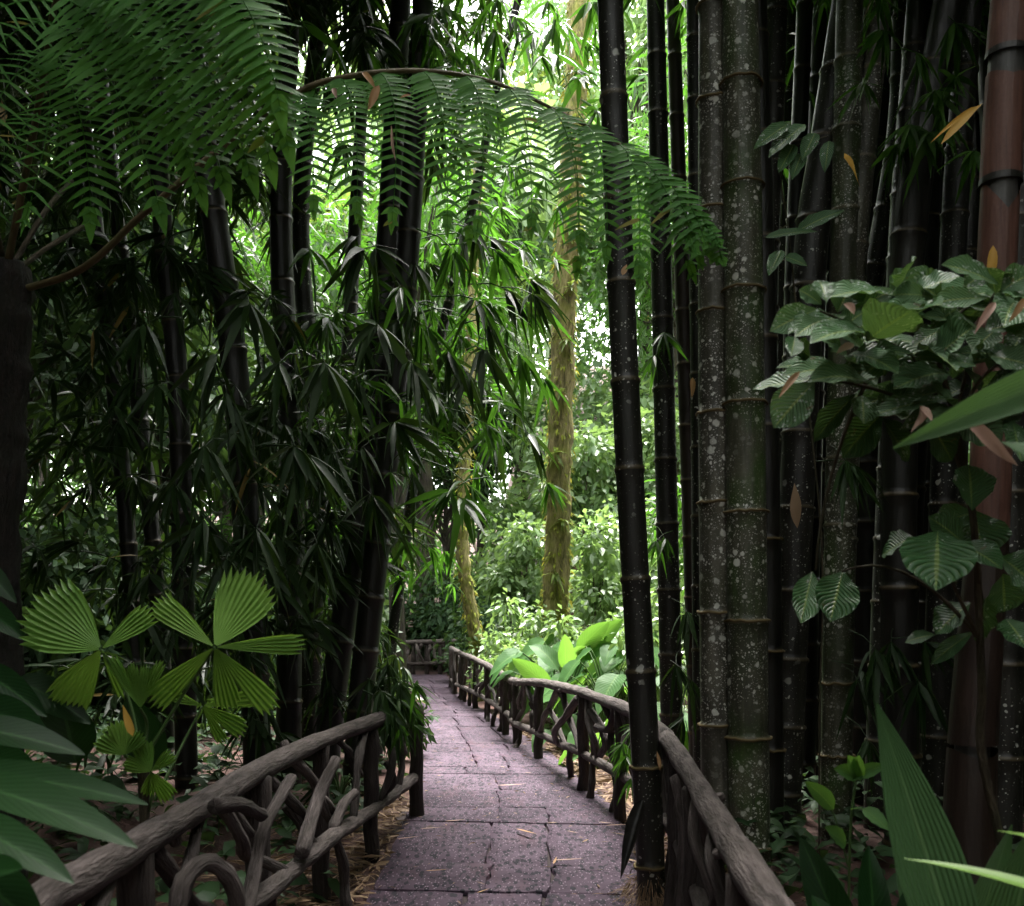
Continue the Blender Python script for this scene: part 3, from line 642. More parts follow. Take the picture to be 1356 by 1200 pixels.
Rr[12] = culm("black bamboo behind the lichen flecked leaning stalk", [(1112, 1000), (1120, 600), (1185, 200), (1196, 0)], 8.0, 30, 'culm_dark', GR, br=[(6.8, 10, 10)])
Rr[13] = culm("speckled dark bamboo above the top of the spotted shrub", [(1165, 960), (1192, 330), (1215, 0)], 7.4, 33, 'culm_dark', GR, br=[(6.5, 10, 10)])
Rr[14] = culm("black bamboo behind the right fan of drooping bamboo leaves", [(1190, 960), (1225, 330), (1243, 0)], 7.9, 34, 'culm_black', GR, br=[(6.5, 10, 10)])
Rr[15] = culm("bluish black bamboo left of the reddish sheathed shoot", [(1240, 960), (1262, 330), (1285, 0)], 7.2, 36, 'culm_dark', GR, br=[(6.5, 10, 12)])
Rr[16] = culm("dark bamboo at the right edge behind the reddish sheathed shoot", [(1330, 960), (1345, 330), (1362, 0)], 6.0, 46, 'culm_dark', GR, br=[(5.8, 10, 12)])
Rr[17] = culm("brown green bamboo with pale node ring in the dark below the spotted shrub", [(1108, 1010), (1112, 700), (1118, 380)], 7.0, 40, 'culm_green', GR, rings=(0.2, 1.6), br=[(6.5, 10, 8)])
Rr[19] = culm("black bamboo in the gap behind the lone seedling", [(1062, 1010), (1072, 600), (1085, 100)], 8.6, 34, 'culm_black', GR, br=[(6.8, 10, 10)])
Rr[20] = culm("thick black bamboo behind the ribbed blades at lower right", [(1195, 1060), (1190, 700), (1205, 300), (1268, -60)], 6.4, 46, 'culm_black', GR, br=[(6.2, 10, 10)])
Rr[21] = culm("black bamboo squeezed in just right of the two hanging oval leaves", [(1142, 1010), (1150, 600), (1172, 0)], 8.4, 36, 'culm_black', GR, br=[(6.8, 10, 10)])
Rr[22] = culm("black bamboo deep in the clump behind the middle of the spotted shrub", [(1225, 960), (1232, 600), (1250, 0)], 9.0, 40, 'culm_black', GR, br=[(6.8, 10, 10)])
Rr[23] = culm("dark bamboo deep in the clump left of the reddish shoot foot", [(1255, 980), (1262, 600), (1300, 0)], 8.2, 38, 'culm_dark', GR, br=[(6.8, 10, 10)])
Rr[24] = culm("black bamboo deep in the clump behind the seedling", [(1085, 1000), (1092, 600), (1100, 0)], 9.4, 40, 'culm_black', GR, br=[(6.8, 10, 10)])
Rr[25] = culm("black bamboo just right of the reddish shoot foot", [(1338, 1000), (1335, 600), (1310, 0)], 8.0, 42, 'culm_black', GR, br=[(6.8, 10, 10)])
Rr[26] = culm("dark bamboo closing the gap right of the smooth dark green stalk", [(1042, 1000), (1036, 600), (1044, 0)], 9.2, 30, 'culm_dark', GR, br=[(6.8, 10, 10)])
sprays(Rr[13], [(1265, 105, 6.0, .9, -1.8), (1240, 120, 6.0, .8, -2.2), (1230, 175, 6.0, .9, -1.6), (1205, 165, 6.2, .9, -2.0), (1250, 160, 6.0, .9, -1.2), (1190, 190, 6.4, .8, -2.2), (1170, 40, 6.4, .8, -1.4), (1215, 70, 6.2, .8, -1.0), (1290, 200, 5.6, .7, -2.0), (1140, 110, 6.6, .8, -1.2), (1265, 30, 6.2, .8, -1.7)])
sprays(Rr[2], [(860, 60, 9, 1.1, -2.4), (845, 100, 9, 1.0, -2.6), (880, 440, 8.0, .7, -2.0), (868, 470, 8.0, .6, -2.4), (880, 712, 7.6, .65, -1.0), (870, 715, 7.6, .6, -2.3)])
sprays(Rr[1], [(842, 960, 6.9, .5, -2.0), (830, 1000, 6.8, .5, -1.8), (836, 1030, 6.6, .5, -2.2), (825, 985, 7.0, .5, -2.4), (850, 985, 6.8, .5, -1.6)])
sprays(Rr[9], [(1060, 60, 8.5, 1.0, -1.8), (1075, 120, 8.6, 1.0, -1.2), (1050, 160, 8.6, 1.0, -2.2), (1030, 220, 8.6, .9, -1.6)])
sprays(Rr[17], [(1120, 610, 5.6, .75, -1.6), (1128, 615, 5.6, .7, -1.0), (1135, 900, 6.2, .7, -1.6), (1145, 890, 6.2, .7, -1.0)], SPRD)
sprays(Rr[20], [(1160, 860, 6.0, .9, -1.4), (1180, 850, 6.0, .8, -2.0), (1215, 900, 5.8, .8, -1.6), (1150, 980, 5.8, .8, -1.4), (1225, 850, 5.8, .7, -1.2)], SPRD)
sprays(Rr[2], [(910, 810, 7.6, .9, -1.4), (895, 880, 7.4, .8, -1.8), (915, 900, 7.2, .8, -1.2), (905, 950, 7.0, .7, -1.6)], SPRD)

# the new shoot in its sheaths
def shoot():
    root = thing("bamboo_shoot", "tall reddish brown bamboo shoot wrapped in papery sheaths at the right edge", "bamboo", (2.32, 5.0, 0.0))
    D = 5.0
    c = [P(px, py, D) for px, py in ((1282, 1240), (1287, 1000), (1309, 690), (1318, 400), (1325, 240), (1331, 100), (1338, 0), (1352, -200))]
    pts = smooth_path(c, 10); mb = MB(); mb.tube(pts, 22 * D / F, 20, cap=False); mb.build("stem", M['band'], root)
    def sec(y0, y1, ra, rb, mat, notch=0.0, nm="sheath"):      # from row y0 (bottom) up to y1
        za, zb = P(0, y0, D)[2], P(0, y1, D)[2]
        k, n = 36, 8; G = np.zeros((n + 1, k + 1, 3)); th = np.linspace(0, 2 * np.pi, k + 1) - np.pi / 2
        for i in range(n + 1):
            u = i / n
            for j in range(k + 1):
                dth = abs(th[j] + np.pi / 2 - 0.0); dth = min(dth, 2 * np.pi - dth)
                z = lerp(za, zb - notch * max(0, 1 - dth / 1.3), u)
                cc = np.array([np.interp(z, pts[:, 2], pts[:, 0]), D, z]); rr = lerp(ra, rb, u) * D / F * (1 + 0.01 * math.sin(j * 2.1))
                G[i, j] = cc + rr * np.array([math.cos(th[j]), math.sin(th[j]), 0])
        mb = MB(); mb.grid(G); return mb.build(nm, M[mat], root)
    sec(72, -60, 25.5, 23.5, 'sheath', 0); sec(76, 68, 26.5, 26, 'culm_black', nm="sheath_rim")
    sec(240, 98, 26.0, 23.5, 'sheath', 0.04); sec(245, 236, 27, 26.4, 'culm_black', nm="sheath_rim")
    sec(700, 246, 26.0, 24.0, 'sheath', 0.15); sec(985, 706, 31, 26, 'culm_brown', 0.05); sec(1225, 990, 36, 31, 'culm_brown', 0.05)
shoot()

# mostly unseen bamboo leaves, added above, beside and behind the camera for shade
def shade_leaves(name, boxes, n):
    mb = MB()
    for (x0, x1, y0, y1, z0, z1), m in zip(boxes, n):
        c = np.stack([R.uniform(x0, x1, m), R.uniform(y0, y1, m), R.uniform(z0, z1, m)], -1)
        c = np.repeat(c, 9, 0) + R.normal(0, 0.18, (m * 9, 3))
        d = R.normal(0, 1, (len(c), 3)); d[:, 2] -= 0.8
        mb.leaves(c, d, R.uniform(0.5, 0.85, len(c)), R.uniform(0.09, 0.14, len(c)), droop=0.3, ns=2)
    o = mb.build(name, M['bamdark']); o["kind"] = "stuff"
shade_leaves("shade_canopy", [(-13, -2.9, -6, 5.5, 7.0, 12), (-13, -1.2, 5.5, 10.6, 8.0, 12), (4.2, 13, -6, 4.5, 8, 12), (3.0, 13, 4.5, 11, 8, 12), (-13, -5.0, -6, 5, 0.3, 8), (-13, -6.5, 5, 13, 0.3, 8), (4.5, 13, -6, 6, 0.3, 8), (6, 13, 6, 12, 0.3, 8), (-6, 6, -9, -3.2, 0.2, 11), (-1.7, 2.7, -6, 2.2, 8, 12), (-1.7, -0.2, 2.2, 9, 8, 11.5), (1.3, 2.7, 2.2, 9, 8, 11.5), (-13, -2.6, 9, 13, 9, 13), (3, 13, 9, 13, 9, 13), (-15, -4.2, 13, 20, 9.5, 14), (4, 15, 13, 20, 9, 14)], [4200, 3400, 2400, 2400, 3400, 2400, 3400, 2200, 1900, 170, 330, 200, 1700, 1500, 1400, 900])

# ------------------------------------------------------------------ tree fern
def pinna(mb, p0, p1, p2, face, n, lw, wid, tipn=0.1):
    pts = bez(np.array(p0), np.array(p1), np.array(p2), n + 4)
    mb.tube(pts, np.linspace(0.004, 0.0015, len(pts)), 4, cap=False, tint=0.15)
    tg = nrm(np.gradient(pts, axis=0)); f = nrm(np.array(face))
    for sgn in (-1, 1):
        t = np.linspace(0.04, 0.97, n); idx = t * (len(pts) - 1); i0 = idx.astype(int); fr = (idx - i0)[:, None]
        b = pts[i0] * (1 - fr) + pts[np.minimum(i0 + 1, len(pts) - 1)] * fr; g = tg[i0]
        sd = nrm(np.cross(g, f)) * sgn
        prof = np.clip(1.15 * np.sin(np.pi * (0.14 + 0.80 * t ** 0.9)) ** 0.6, 0.15, 1) * np.where(t > 0.8, lerp(1, 0.55, (t - 0.8) / 0.2), 1)
        d = sd * 0.97 + g * (0.10 + 0.40 * t[:, None] ** 3) + R.normal(0, 0.045, (n, 3)) - f * 0.10
        mb.leaves(b, d, lw * prof * np.where(R.random(n) < .04, .35, 1) * R.uniform(0.82, 1.08, n), wid * np.where(t > 0.9, 1.2, 1), up=np.broadcast_to(f, (n, 3)) + R.normal(0, .10, (n, 3)), droop=0.13, prof='pinn', ns=4, fold=0.10)
    # lobed end
    mb.leaves(pts[-3:-2], tg[-2:-1], lw * 0.85, wid * 1.8, up=f, droop=0.1, prof='pinn', ns=4)
def fern():
    base = np.array([-2.45, 4.75, 0.0]); crown = P(12, 352, 4.75)
    root = thing("tree_fern", "tree fern with dark fibrous trunk at the left edge and fronds arching overhead", "tree fern", base)
    mb = MB(); tp = smooth_path([base + (0, 0, -.1), P(-4, 800, 4.75), P(4, 560, 4.75), crown], 12)
    mb.tube(tp, 0.105 * (1 + R.normal(0, 0.05, len(tp))), 14, wob=0.08)
    n = 900; i = R.integers(0, len(tp), n); a = R.uniform(0, 6.28, n); dd = np.stack([np.cos(a), np.sin(a), R.normal(-.5, .3, n)], -1)
    mb.leaves(tp[i] + dd * 0.12 * np.array([1, 1, 0]), dd, R.uniform(.04, .09, n), .012, ns=1, droop=.4, tint=0.1)
    mb.build("trunk", M['fernbark'], root)
    # frond reaching over the path
    ctl = [P(25, 385, 4.75), P(110, 355, 4.6), P(190, 283, 4.5), P(300, 190, 4.4), P(395, 122, 4.35), P(470, 100, 4.3), P(560, 94, 4.3), P(650, 108, 4.3), P(740, 148, 4.25), P(830, 197, 4.2), P(895, 248, 4.15), P(948, 312, 4.1)]
    rp = smooth_path(ctl, 8); mb = MB(); mb.tube(rp, np.interp(np.arange(len(rp)), [0, 40, len(rp)], [0.018, 0.012, 0.003]), 7); fr = mb.build("frond", M['rachis'], root)
    tg = nrm(np.gradient(rp, axis=0))
    k = -1
    for px in [400, 452, 506, 562, 618, 674, 728, 776, 818, 852, 880, 902, 920, 934]:
        j = int(np.argmin(np.abs((rp[:, 0] * F / rp[:, 1] + CX) - px)))
        k += 1; Lp = float(np.interp(px, [388, 450, 600, 750, 830, 870, 900, 945], [0.66, 0.74, 0.78, 0.76, 0.60, 0.44, 0.28, 0.08]))
        for sgn in ((1, -1) if k % 3 == 0 or px > 840 else (1,)):      # towards the viewer and away
            dn = np.array([0.10 + R.normal(0, .05) + 0.25 * (px > 840), -0.22 * sgn, -0.92]); b = rp[j] + (0, 0, -0.003)
            if sgn < 0: b = b + tg[j] * 0.07; dn[0] += 0.06
            out = np.array([tg[j][0] * 0.35, -0.45 * sgn, -0.15])
            l = Lp * (1 if sgn > 0 else 0.9) * R.uniform(.92, 1.06)
            p1 = b + nrm(out) * l * 0.28 + (0, 0, -0.12 * l); p2 = b + nrm(dn) * l
            mb = MB(); pinna(mb, b, p1, p2, (0.1, -0.9, 0.45) if sgn > 0 else (-0.1, -0.8, 0.6), max(7, int(l / 0.034)), 0.128 * min(1, l / 0.55 + .12), 0.0255)
            mb.build("pinna", M['fern'], fr, off=OFF[fr.name])
    # big frond filling the upper left corner
    rp = smooth_path([P(10, 350, 4.7), P(40, 200, 4.4), P(62, 75, 4.1), P(76, 0, 3.9), P(120, -70, 3.7), P(200, -110, 3.5), P(300, -90, 3.35)], 8)
    mb = MB(); mb.tube(rp, np.linspace(0.018, 0.006, len(rp)), 7); fr = mb.build("frond", M['rachis'], root)
    for (bx, by, tx, ty, D, dn, mxx, mxy) in [(62, 80, 30, 300, 4.0, 0, 80, 150), (66, 60, 120, 300, 4.0, .1, 120, 130), (70, 30, 215, 290, 3.8, 0, 165, 80), (80, -5, 268, 262, 3.75, 0, 210, 60), (95, -35, 300, 250, 3.7, 0, 230, 20), (115, -60, 335, 240, 3.6, 0, 270, 10),
                                     (150, -85, 360, 225, 3.55, 0, 310, -10), (190, -100, 383, 200, 3.5, 0, 340, -10), (230, -105, 372, 150, 3.45, 0, 345, -20), (60, 70, -60, 260, 4.0, 0, 0, 90), (68, 30, -70, 160, 3.9, 0, 0, 20), (76, 5, -80, 80, 3.9, 0, 0, -20), (50, 150, -50, 330, 4.2, 0, 10, 180), (90, -40, 250, 215, 3.9, 0, 190, 20)]:
        b = P(bx, by, D + 0.05); t = P(tx, ty, D - 0.1); m = P(mxx, mxy, D - 0.15)
        mb = MB(); sparse = tx < 60
        l = np.linalg.norm(t - b); pinna(mb, b, m, t, (0.1, -0.85, 0.5), int(l / (0.05 if sparse else 0.036)), 0.155, 0.018 if sparse else 0.033)
        mb.build("pinna", M['fern'], fr, off=OFF[fr.name])
    for ctl in ([P(15, 355, 4.8), P(60, 280, 5.0), P(95, 240, 5.4)], [P(5, 345, 4.75), P(-20, 250, 4.5), P(-60, 150, 4.2)], [P(20, 360, 4.7), P(60, 330, 4.9), P(110, 300, 5.2)]):
        mb = MB(); mb.tube(smooth_path(ctl, 6), 0.014, 6); mb.build("stalk", M['twig'], root)
fern()

# ------------------------------------------------------------------ spotted shrub on the right
def big_leaf(mb, b, t, w, mat=None, fold=0.16, prof='obov', droop=None, rip=0.10, up=None, ns=14, cols=7, twist=0.0):
    b, t = np.array(b), np.array(t); L_ = np.linalg.norm(t - b)
    dr = R.uniform(0.05, 0.18) if droop is None else droop
    d = t - b + np.array([0, 0, dr * L_])
    u = np.array([R.normal(0, .25), -0.75 + R.normal(0, .25), 0.85]) if up is None else np.array(up)
    mb.leaves(b, d, np.linalg.norm(d), w, up=u, droop=dr, prof=prof, ns=ns, cols=cols, fold=fold, rip=rip, twist=twist)
def px6(cx, cy): return 900 + cx / 2.61, 320 + cy / 2.61
SHR = [((480, 235), (312, 312), 74), ((500, 270), (398, 332), 66), ((490, 218), (412, 165), 60), ((508, 210), (485, 135), 60), ((545, 245), (600, 140), 95), ((590, 245), (738, 168), 58), ((535, 320), (650, 235), 70),
       ((470, 478), (252, 512), 84), ((466, 485), (325, 645), 104), ((560, 372), (478, 315), 66), ((815, 395), (530, 495), 84), ((645, 345), (800, 240), 150), ((870, 415), (1015, 295), 135), ((820, 500), (598, 592), 74), ((930, 540), (652, 608), 74),
       ((745, 420), (910, 488), 74), ((935, 288), (803, 365), 58), ((1105, 152), (905, 78), 84), ((880, 195), (732, 185), 60), ((915, 160), (788, 100), 56), ((1060, 195), (868, 215), 66), ((1108, 172), (1230, 105), 84), ((1110, 180), (1200, 285), 90),
       ((1030, 295), (838, 258), 66), ((1050, 310), (1195, 290), 100), ((1070, 395), (1220, 430), 80), ((800, 395), (1025, 432), 66), ((760, 650), (935, 575), 66), ((950, 615), (1110, 705), 115), ((640, 350), (560, 290), 70), ((690, 470), (600, 500), 60), ((1000, 500), (880, 560), 80), ((1100, 300), (1010, 380), 90),
       ((1180, 590), (1080, 640), 70), ((870, 300), (960, 230), 70), ((980, 160), (1060, 110), 60), ((700, 300), (640, 330), 70), ((1150, 430), (1060, 520), 90), ((1190, 330), (1300, 380), 100), ((1200, 180), (1320, 230), 100), ((1100, 480), (1260, 520), 90)]
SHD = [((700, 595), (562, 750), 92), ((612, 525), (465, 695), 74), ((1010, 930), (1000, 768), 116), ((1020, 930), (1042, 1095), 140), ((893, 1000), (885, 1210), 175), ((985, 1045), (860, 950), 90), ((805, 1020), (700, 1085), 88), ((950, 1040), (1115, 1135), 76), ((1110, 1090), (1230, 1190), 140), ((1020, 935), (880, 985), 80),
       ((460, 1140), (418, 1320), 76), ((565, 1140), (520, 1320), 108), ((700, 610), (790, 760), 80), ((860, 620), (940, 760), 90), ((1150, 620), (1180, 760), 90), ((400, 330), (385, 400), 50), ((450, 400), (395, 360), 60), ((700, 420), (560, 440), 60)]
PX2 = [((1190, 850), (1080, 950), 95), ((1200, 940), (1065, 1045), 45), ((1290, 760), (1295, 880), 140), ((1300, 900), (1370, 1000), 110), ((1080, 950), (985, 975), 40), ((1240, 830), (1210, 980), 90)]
def spotted_shrub():
    base = np.array([1.75, 3.0, 0.0])
    root = thing("spotted_shrub", "shrub with big oval leaves flecked with white spots, spreading in front of the right clump", "shrub", base)
    def Dof(py, j): return 2.75 + (py - 420) * 0.0006 + R.normal(0, 0.10)
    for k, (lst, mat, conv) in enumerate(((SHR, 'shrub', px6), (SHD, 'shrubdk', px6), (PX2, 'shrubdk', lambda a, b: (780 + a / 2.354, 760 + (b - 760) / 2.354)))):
        for (b, t, w) in lst:
            bp, tp = conv(*b), conv(*t)
            D = Dof(bp[1], 0); dd = R.normal(-0.03, 0.07)
            b3, t3 = P(*bp, D), P(*tp, D + dd)
            mb = MB(); big_leaf(mb, b3, t3, w / 2.61 * D / F * 1.4, up=(R.normal(0, .25), -1.0 + R.normal(0, .25), 0.55 + R.normal(0, .2)))
            mb.build("leaf", M[mat], root)
    mass = MB()
    for i in range(80):      # inner leaves
        px, py = R.uniform(1110, 1400), R.uniform(375, 560); D = R.uniform(2.75, 3.05); a = R.uniform(0, 6.28)
        b3 = P(px, py, D); t3 = P(px + 95 * math.cos(a), py + 38 * math.sin(a), D + R.normal(-.08, .08)); mb = MB() if i < 36 else mass
        big_leaf(mb, b3, t3, R.uniform(.08, .12), up=(R.normal(0, .3), -0.7, 0.8), droop=R.uniform(.02, .35), rip=R.uniform(.05, .2))
        if i < 36: mb.build("leaf", M['shrub'], root)
    o = mass.build("inner_leaves", M['shrub'], root); o["kind"] = "stuff"
    # twigs
    tw = MB()
    st = P(1300, 900, 3.0); tw.tube(smooth_path([base + (0, 0, -.05), P(1310, 1050, 3.0), st, P(1290, 700, 2.95), P(1265, 560, 2.9), P(1240, 470, 2.85)], 8), np.linspace(.016, .008, 41), 8)
    for a, m, b in ((P(1290, 680, 2.95), P(1250, 540, 2.9), P(1207, 470, 2.8)), (P(1265, 560, 2.9), P(1150, 500, 2.8), P(1079, 504, 2.78)), (P(1207, 470, 2.85), P(1130, 430, 2.8), P(1086, 412, 2.75)), (P(1265, 560, 2.9), P(1290, 430, 2.85), P(1322, 380, 2.8)), (P(1240, 470, 2.85), P(1250, 420, 2.8), P(1300, 395, 2.8)),
                    (P(1300, 800, 3.0), P(1290, 720, 2.9), P(1289, 678, 2.85)), (P(1300, 850, 3.0), P(1250, 760, 2.9), P(1240, 705, 2.85)), (P(1150, 500, 2.85), P(1090, 620, 2.85), P(1080, 755, 2.85)), (P(1300, 850, 3.0), P(1200, 720, 3.0), P(1115, 757, 2.95)), (P(1240, 520, 2.85), P(1220, 535, 2.8), P(1165, 552, 2.78)), (P(1265, 560, 2.9), P(1300, 480, 2.8), P(1350, 470, 2.7))):
        tw.tube(bez(a, m, b, 10), np.linspace(.007, .003, 10), 6)
    tw.build("stem", M['twig'], root)
spotted_shrub()
def strap_leaf(name, label, items, mat, cat, base, group=None, prof='strap'):
    root = thing(name, label, cat, base, group)
    for (b, t, w, up, dr) in items:
        mb = MB(); big_leaf(mb, P(*b), P(*t), w, fold=0.10, prof=prof, droop=dr, rip=0.0, up=up, ns=18, cols=9); mb.build("leaf", M[mat], root)
    return root
strap_leaf("broad_blade_plant", "single long pointed green blade reaching in from the right edge across the shrub", [((1480, 470, 1.55), (1182, 594, 1.75), 0.075, (0.1, -1, .35), 0.04), ((1480, 640, 1.5), (1325, 585, 1.7), 0.07, (0, -1, .4), 0.05)], 'strap', "plant", P(1500, 900, 1.5) * (1, 1, 0), None, 'lance')
strap_leaf("palm_grass", "palm grass with tall ribbed blades standing upright at lower right", [((1278, 1300, 2.1), (1161, 930, 2.3), 0.150, (-0.15, -1, .25), 0.05), ((1240, 1300, 2.4), (1180, 1060, 2.6), 0.12, (0.3, -1, .2), 0.05), ((1330, 1300, 2.2), (1370, 1090, 2.2), 0.14, (-0.2, -1, .2), 0.1), ((1270, 1320, 2.5), (1340, 1090, 2.6), 0.12, (0.2, -1, .3), 0.1)], 'strap', "plant", P(1270, 1500, 2.25) * (1, 1, 0), None, 'lance')
strap_leaf("palm_grass", "bright narrow arching blade crossing the lower right corner in the foreground", [((1480, 1215, 1.5), (1196, 1136, 1.7), 0.030, (0, -.4, 1), 0.15), ((1480, 1150, 1.5), (1320, 1100, 1.8), 0.04, (0, -.4, 1), 0.1)], 'palm', "plant", P(1480, 1700, 1.5) * (1, 1, 0), None, 'lance')
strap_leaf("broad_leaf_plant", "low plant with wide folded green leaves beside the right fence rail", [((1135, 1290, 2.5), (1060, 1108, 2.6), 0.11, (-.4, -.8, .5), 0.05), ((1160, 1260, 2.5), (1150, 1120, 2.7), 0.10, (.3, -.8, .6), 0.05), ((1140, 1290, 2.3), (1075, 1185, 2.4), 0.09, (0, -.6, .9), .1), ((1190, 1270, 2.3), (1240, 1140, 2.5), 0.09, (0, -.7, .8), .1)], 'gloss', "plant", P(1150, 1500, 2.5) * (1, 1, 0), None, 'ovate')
def seedling():
    b = P(1122, 1310, 2.9); b[2] = 0.02
    root = thing("seedling", "lone seedling with small rounded shiny leaves and thin stem at lower right", "seedling", b)
    mb = MB(); q = smooth_path([b, P(1125, 1130, 2.9), P(1134, 1030, 2.9)], 8); mb.tube(q, np.linspace(.005, .003, len(q)), 6); q = smooth_path([P(1124, 1150, 2.9), P(1108, 1090, 2.9), P(1100, 1070, 2.9)], 5); mb.tube(q, .003, 5); mb.build("stem", M['green_stem'], root)
    for (bx, by, tx, ty, w) in [(1134, 1030, 1104, 1018, 24), (1134, 1028, 1122, 1000, 22), (1134, 1030, 1138, 1000, 22), (1135, 1028, 1174, 1013, 20), (1134, 1030, 1140, 1034, 16), (1104, 1072, 1066, 1034, 24), (1126, 1072, 1144, 1072, 10), (1142, 1071, 1178, 1101, 24), (1120, 1120, 1092, 1095, 26)]:
        mb = MB(); big_leaf(mb, P(bx, by, 2.9), P(tx, ty, 2.85), w * 2.9 / F, prof='ovate', ns=8, cols=5, up=(R.normal(0, .3), -.9, .6)); mb.build("leaf", M['taro'], root)
seedling()

def climber():
    root = thing("climbing_plant", "thin climber with a few broad oval leaves among the upper right stalks", "plant", (1.75, 5.6, 0.0))
    D = 5.2; cv = lambda a, b: (780 + a / 2.354, b / 2.354)
    mb = MB()
    for pts in (((640, 900), (620, 700), (600, 560), (640, 460), (740, 425)), ((620, 700), (560, 735), (545, 740)), ((600, 560), (590, 500), (600, 470))):
        q = smooth_path([P(*cv(*p), D + .03) for p in pts], 6); mb.tube(q, .004, 5)
    q = smooth_path([np.array([1.75, 5.6, -.05]), np.array([1.72, 5.5, 1.0]), np.array([1.70, 5.4, 2.0]), P(*cv(640, 900), D + .03)], 6); mb.tube(q, .006, 5)
    mb.build("stem", M['twig'], root)
    for b, t, w in (((625, 385), (513, 467), 56), ((672, 388), (560, 492), 72), ((705, 415), (665, 500), 54), ((748, 440), (735, 542), 44), ((665, 478), (632, 562), 50), ((648, 722), (797, 655), 52), ((548, 742), (712, 722), 34), ((640, 450), (590, 540), 50), ((600, 780), (560, 860), 50), ((610, 800), (680, 830), 40)):
        mb = MB(); big_leaf(mb, P(*cv(*b), D), P(*cv(*t), D - .05), w / 2.354 * D / F, prof='ovate', ns=9, cols=5, up=(R.normal(0, .3), -1, .5)); mb.build("leaf", M['shrubdk'], root)
climber()

# ------------------------------------------------------------------ fan palm and broad leaves on the left
def fan_seg(mb, cx, cy, D, th, half, Rpx, tilt, ribs, sag=0.0):
    n = 2 * ribs + 1; G = []
    rows = np.array([0.03, 0.2, 0.4, 0.6, 0.78, 0.9, 1.0])
    tr = R.uniform(-0.055, 0.03, n)
    for u in rows:
        row = []
        hf = half * (1.42 - 0.42 * u)
        for j, a in enumerate(np.radians(np.linspace(th - hf, th + hf, n))):
            e = abs(j - (n - 1) / 2) / ((n - 1) / 2)
            edge = (1.0 if j % 2 else 0.875) + tr[j] - 0.10 * e ** 2
            rr = Rpx * u * (edge if u > 0.8 else lerp(1, edge, u ** 3))
            pl = (0.0085 if j % 2 else -0.0085) * min(1, u * 1.3) * (D / 3.3)
            x, y = cx + rr * math.cos(a), cy - rr * math.sin(a) + sag * (rr / 100) ** 2 * 12
            row.append(P(x, y, D + tilt * rr * math.sin(a) / 100 + pl - 0.05 * (rr / 100) ** 2))
        G.append(row)
    mb.grid(np.array(G), tint=float(R.random()))
def fan_palm():
    b = P(192, 1180, 3.3); b[2] = 0.0
    root = thing("fan_palm", "young fan palm with jagged pleated light green leaves on the left behind the fence", "fan palm", b)
    A, B = (134, 860), (284, 857)
    def lf(c, D, segs, foot):
        mb = MB(); q = smooth_path([foot, lerp(foot, P(*c, D + .02), .5) + (0, 0.05, 0.03), P(*c, D + 0.01)], 8); mb.tube(q, np.linspace(.007, .004, len(q)), 6); st = mb.build("petiole", M['green_stem'], root)
        for (th, half, rp, tilt, ribs) in segs:
            mb = MB(); fan_seg(mb, c[0], c[1], D, th, half, rp, tilt, ribs, 0.15); mb.build("leaflet", M['palm'], st, off=OFF[st.name], smooth=False)
    ft = P(188, 1010, 3.3)
    lf(B, 3.2, [(60, 25, 118, .25, 11), (141, 12, 108, .2, 6), (3, 7.5, 130, .1, 5), (-46, 10, 120, -.15, 5), (-76, 14, 90, -.2, 6), (221, 11, 118, -.2, 6)], ft)
    lf(A, 3.3, [(145, 33, 120, .2, 13), (38, 13, 92, .25, 6), (236, 21, 104, -.2, 9), (300, 12, 75, -.25, 5)], ft)
    lf((186, 938), 3.25, [(82, 9, 62, .1, 5), (102, 9, 64, .1, 5), (66, 7, 75, .1, 4), (120, 8, 85, .1, 4)], ft)
    lf((268, 935), 3.6, [(-30, 14, 70, -.1, 5), (-60, 10, 60, -.2, 4), (160, 12, 50, .1, 4), (10, 10, 90, 0, 4)], P(205, 1060, 3.4))
    lf((200, 1022), 3.2, [(-55, 20, 48, -.2, 6), (-100, 20, 35, -.2, 5), (40, 18, 40, 0, 5), (110, 25, 45, .1, 6), (160, 20, 40, .1, 5)], P(195, 1080, 3.3))
    lf((165, 1000), 3.2, [(100, 25, 50, .1, 6), (150, 22, 45, .1, 5), (50, 20, 40, .1, 5)], P(190, 1090, 3.3))
    mb = MB(); q = smooth_path([b + (0, 0, -.05), P(192, 1120, 3.3), ft], 6); mb.tube(q, .018, 8); mb.build("stem", M['twig'], root)
    mb = MB(); mb.leaves(P(176, 975, 3.15)[None], (P(163, 935, 3.15) - P(176, 975, 3.15))[None], 0.105, 0.026, up=(0.2, -1, .2), droop=0.0, ns=6)
    tag(at_origin(mb, "dry_leaf", M['ochre'], P(176, 975, 3.15)), "orange dead leaf caught upright on the fan palm stem", "leaf")
fan_palm()
strap_leaf("ginger_plant", "ginger like plant with large glossy dark leaves in the lower left corner", [((-70, 1020, 2.0), (196, 1066, 1.95), 0.085, (0, -.6, 1), .10), ((-70, 1030, 1.9), (182, 1124, 1.8), 0.10, (0, -.5, 1), .12), ((-80, 1080, 1.8), (98, 1172, 1.7), 0.09, (0, -.5, 1), .15), ((-60, 1150, 1.9), (60, 1240, 1.75), 0.11, (.1, -.5, 1), .15), ((-60, 960, 2.3), (112, 1000, 2.3), 0.10, (0, -.6, 1), .1), ((-90, 1180, 1.7), (30, 1150, 1.6), .10, (0, -.5, 1), .1)], 'gloss', "plant", P(-80, 1600, 1.9) * (1, 1, 0), None, 'ovate')
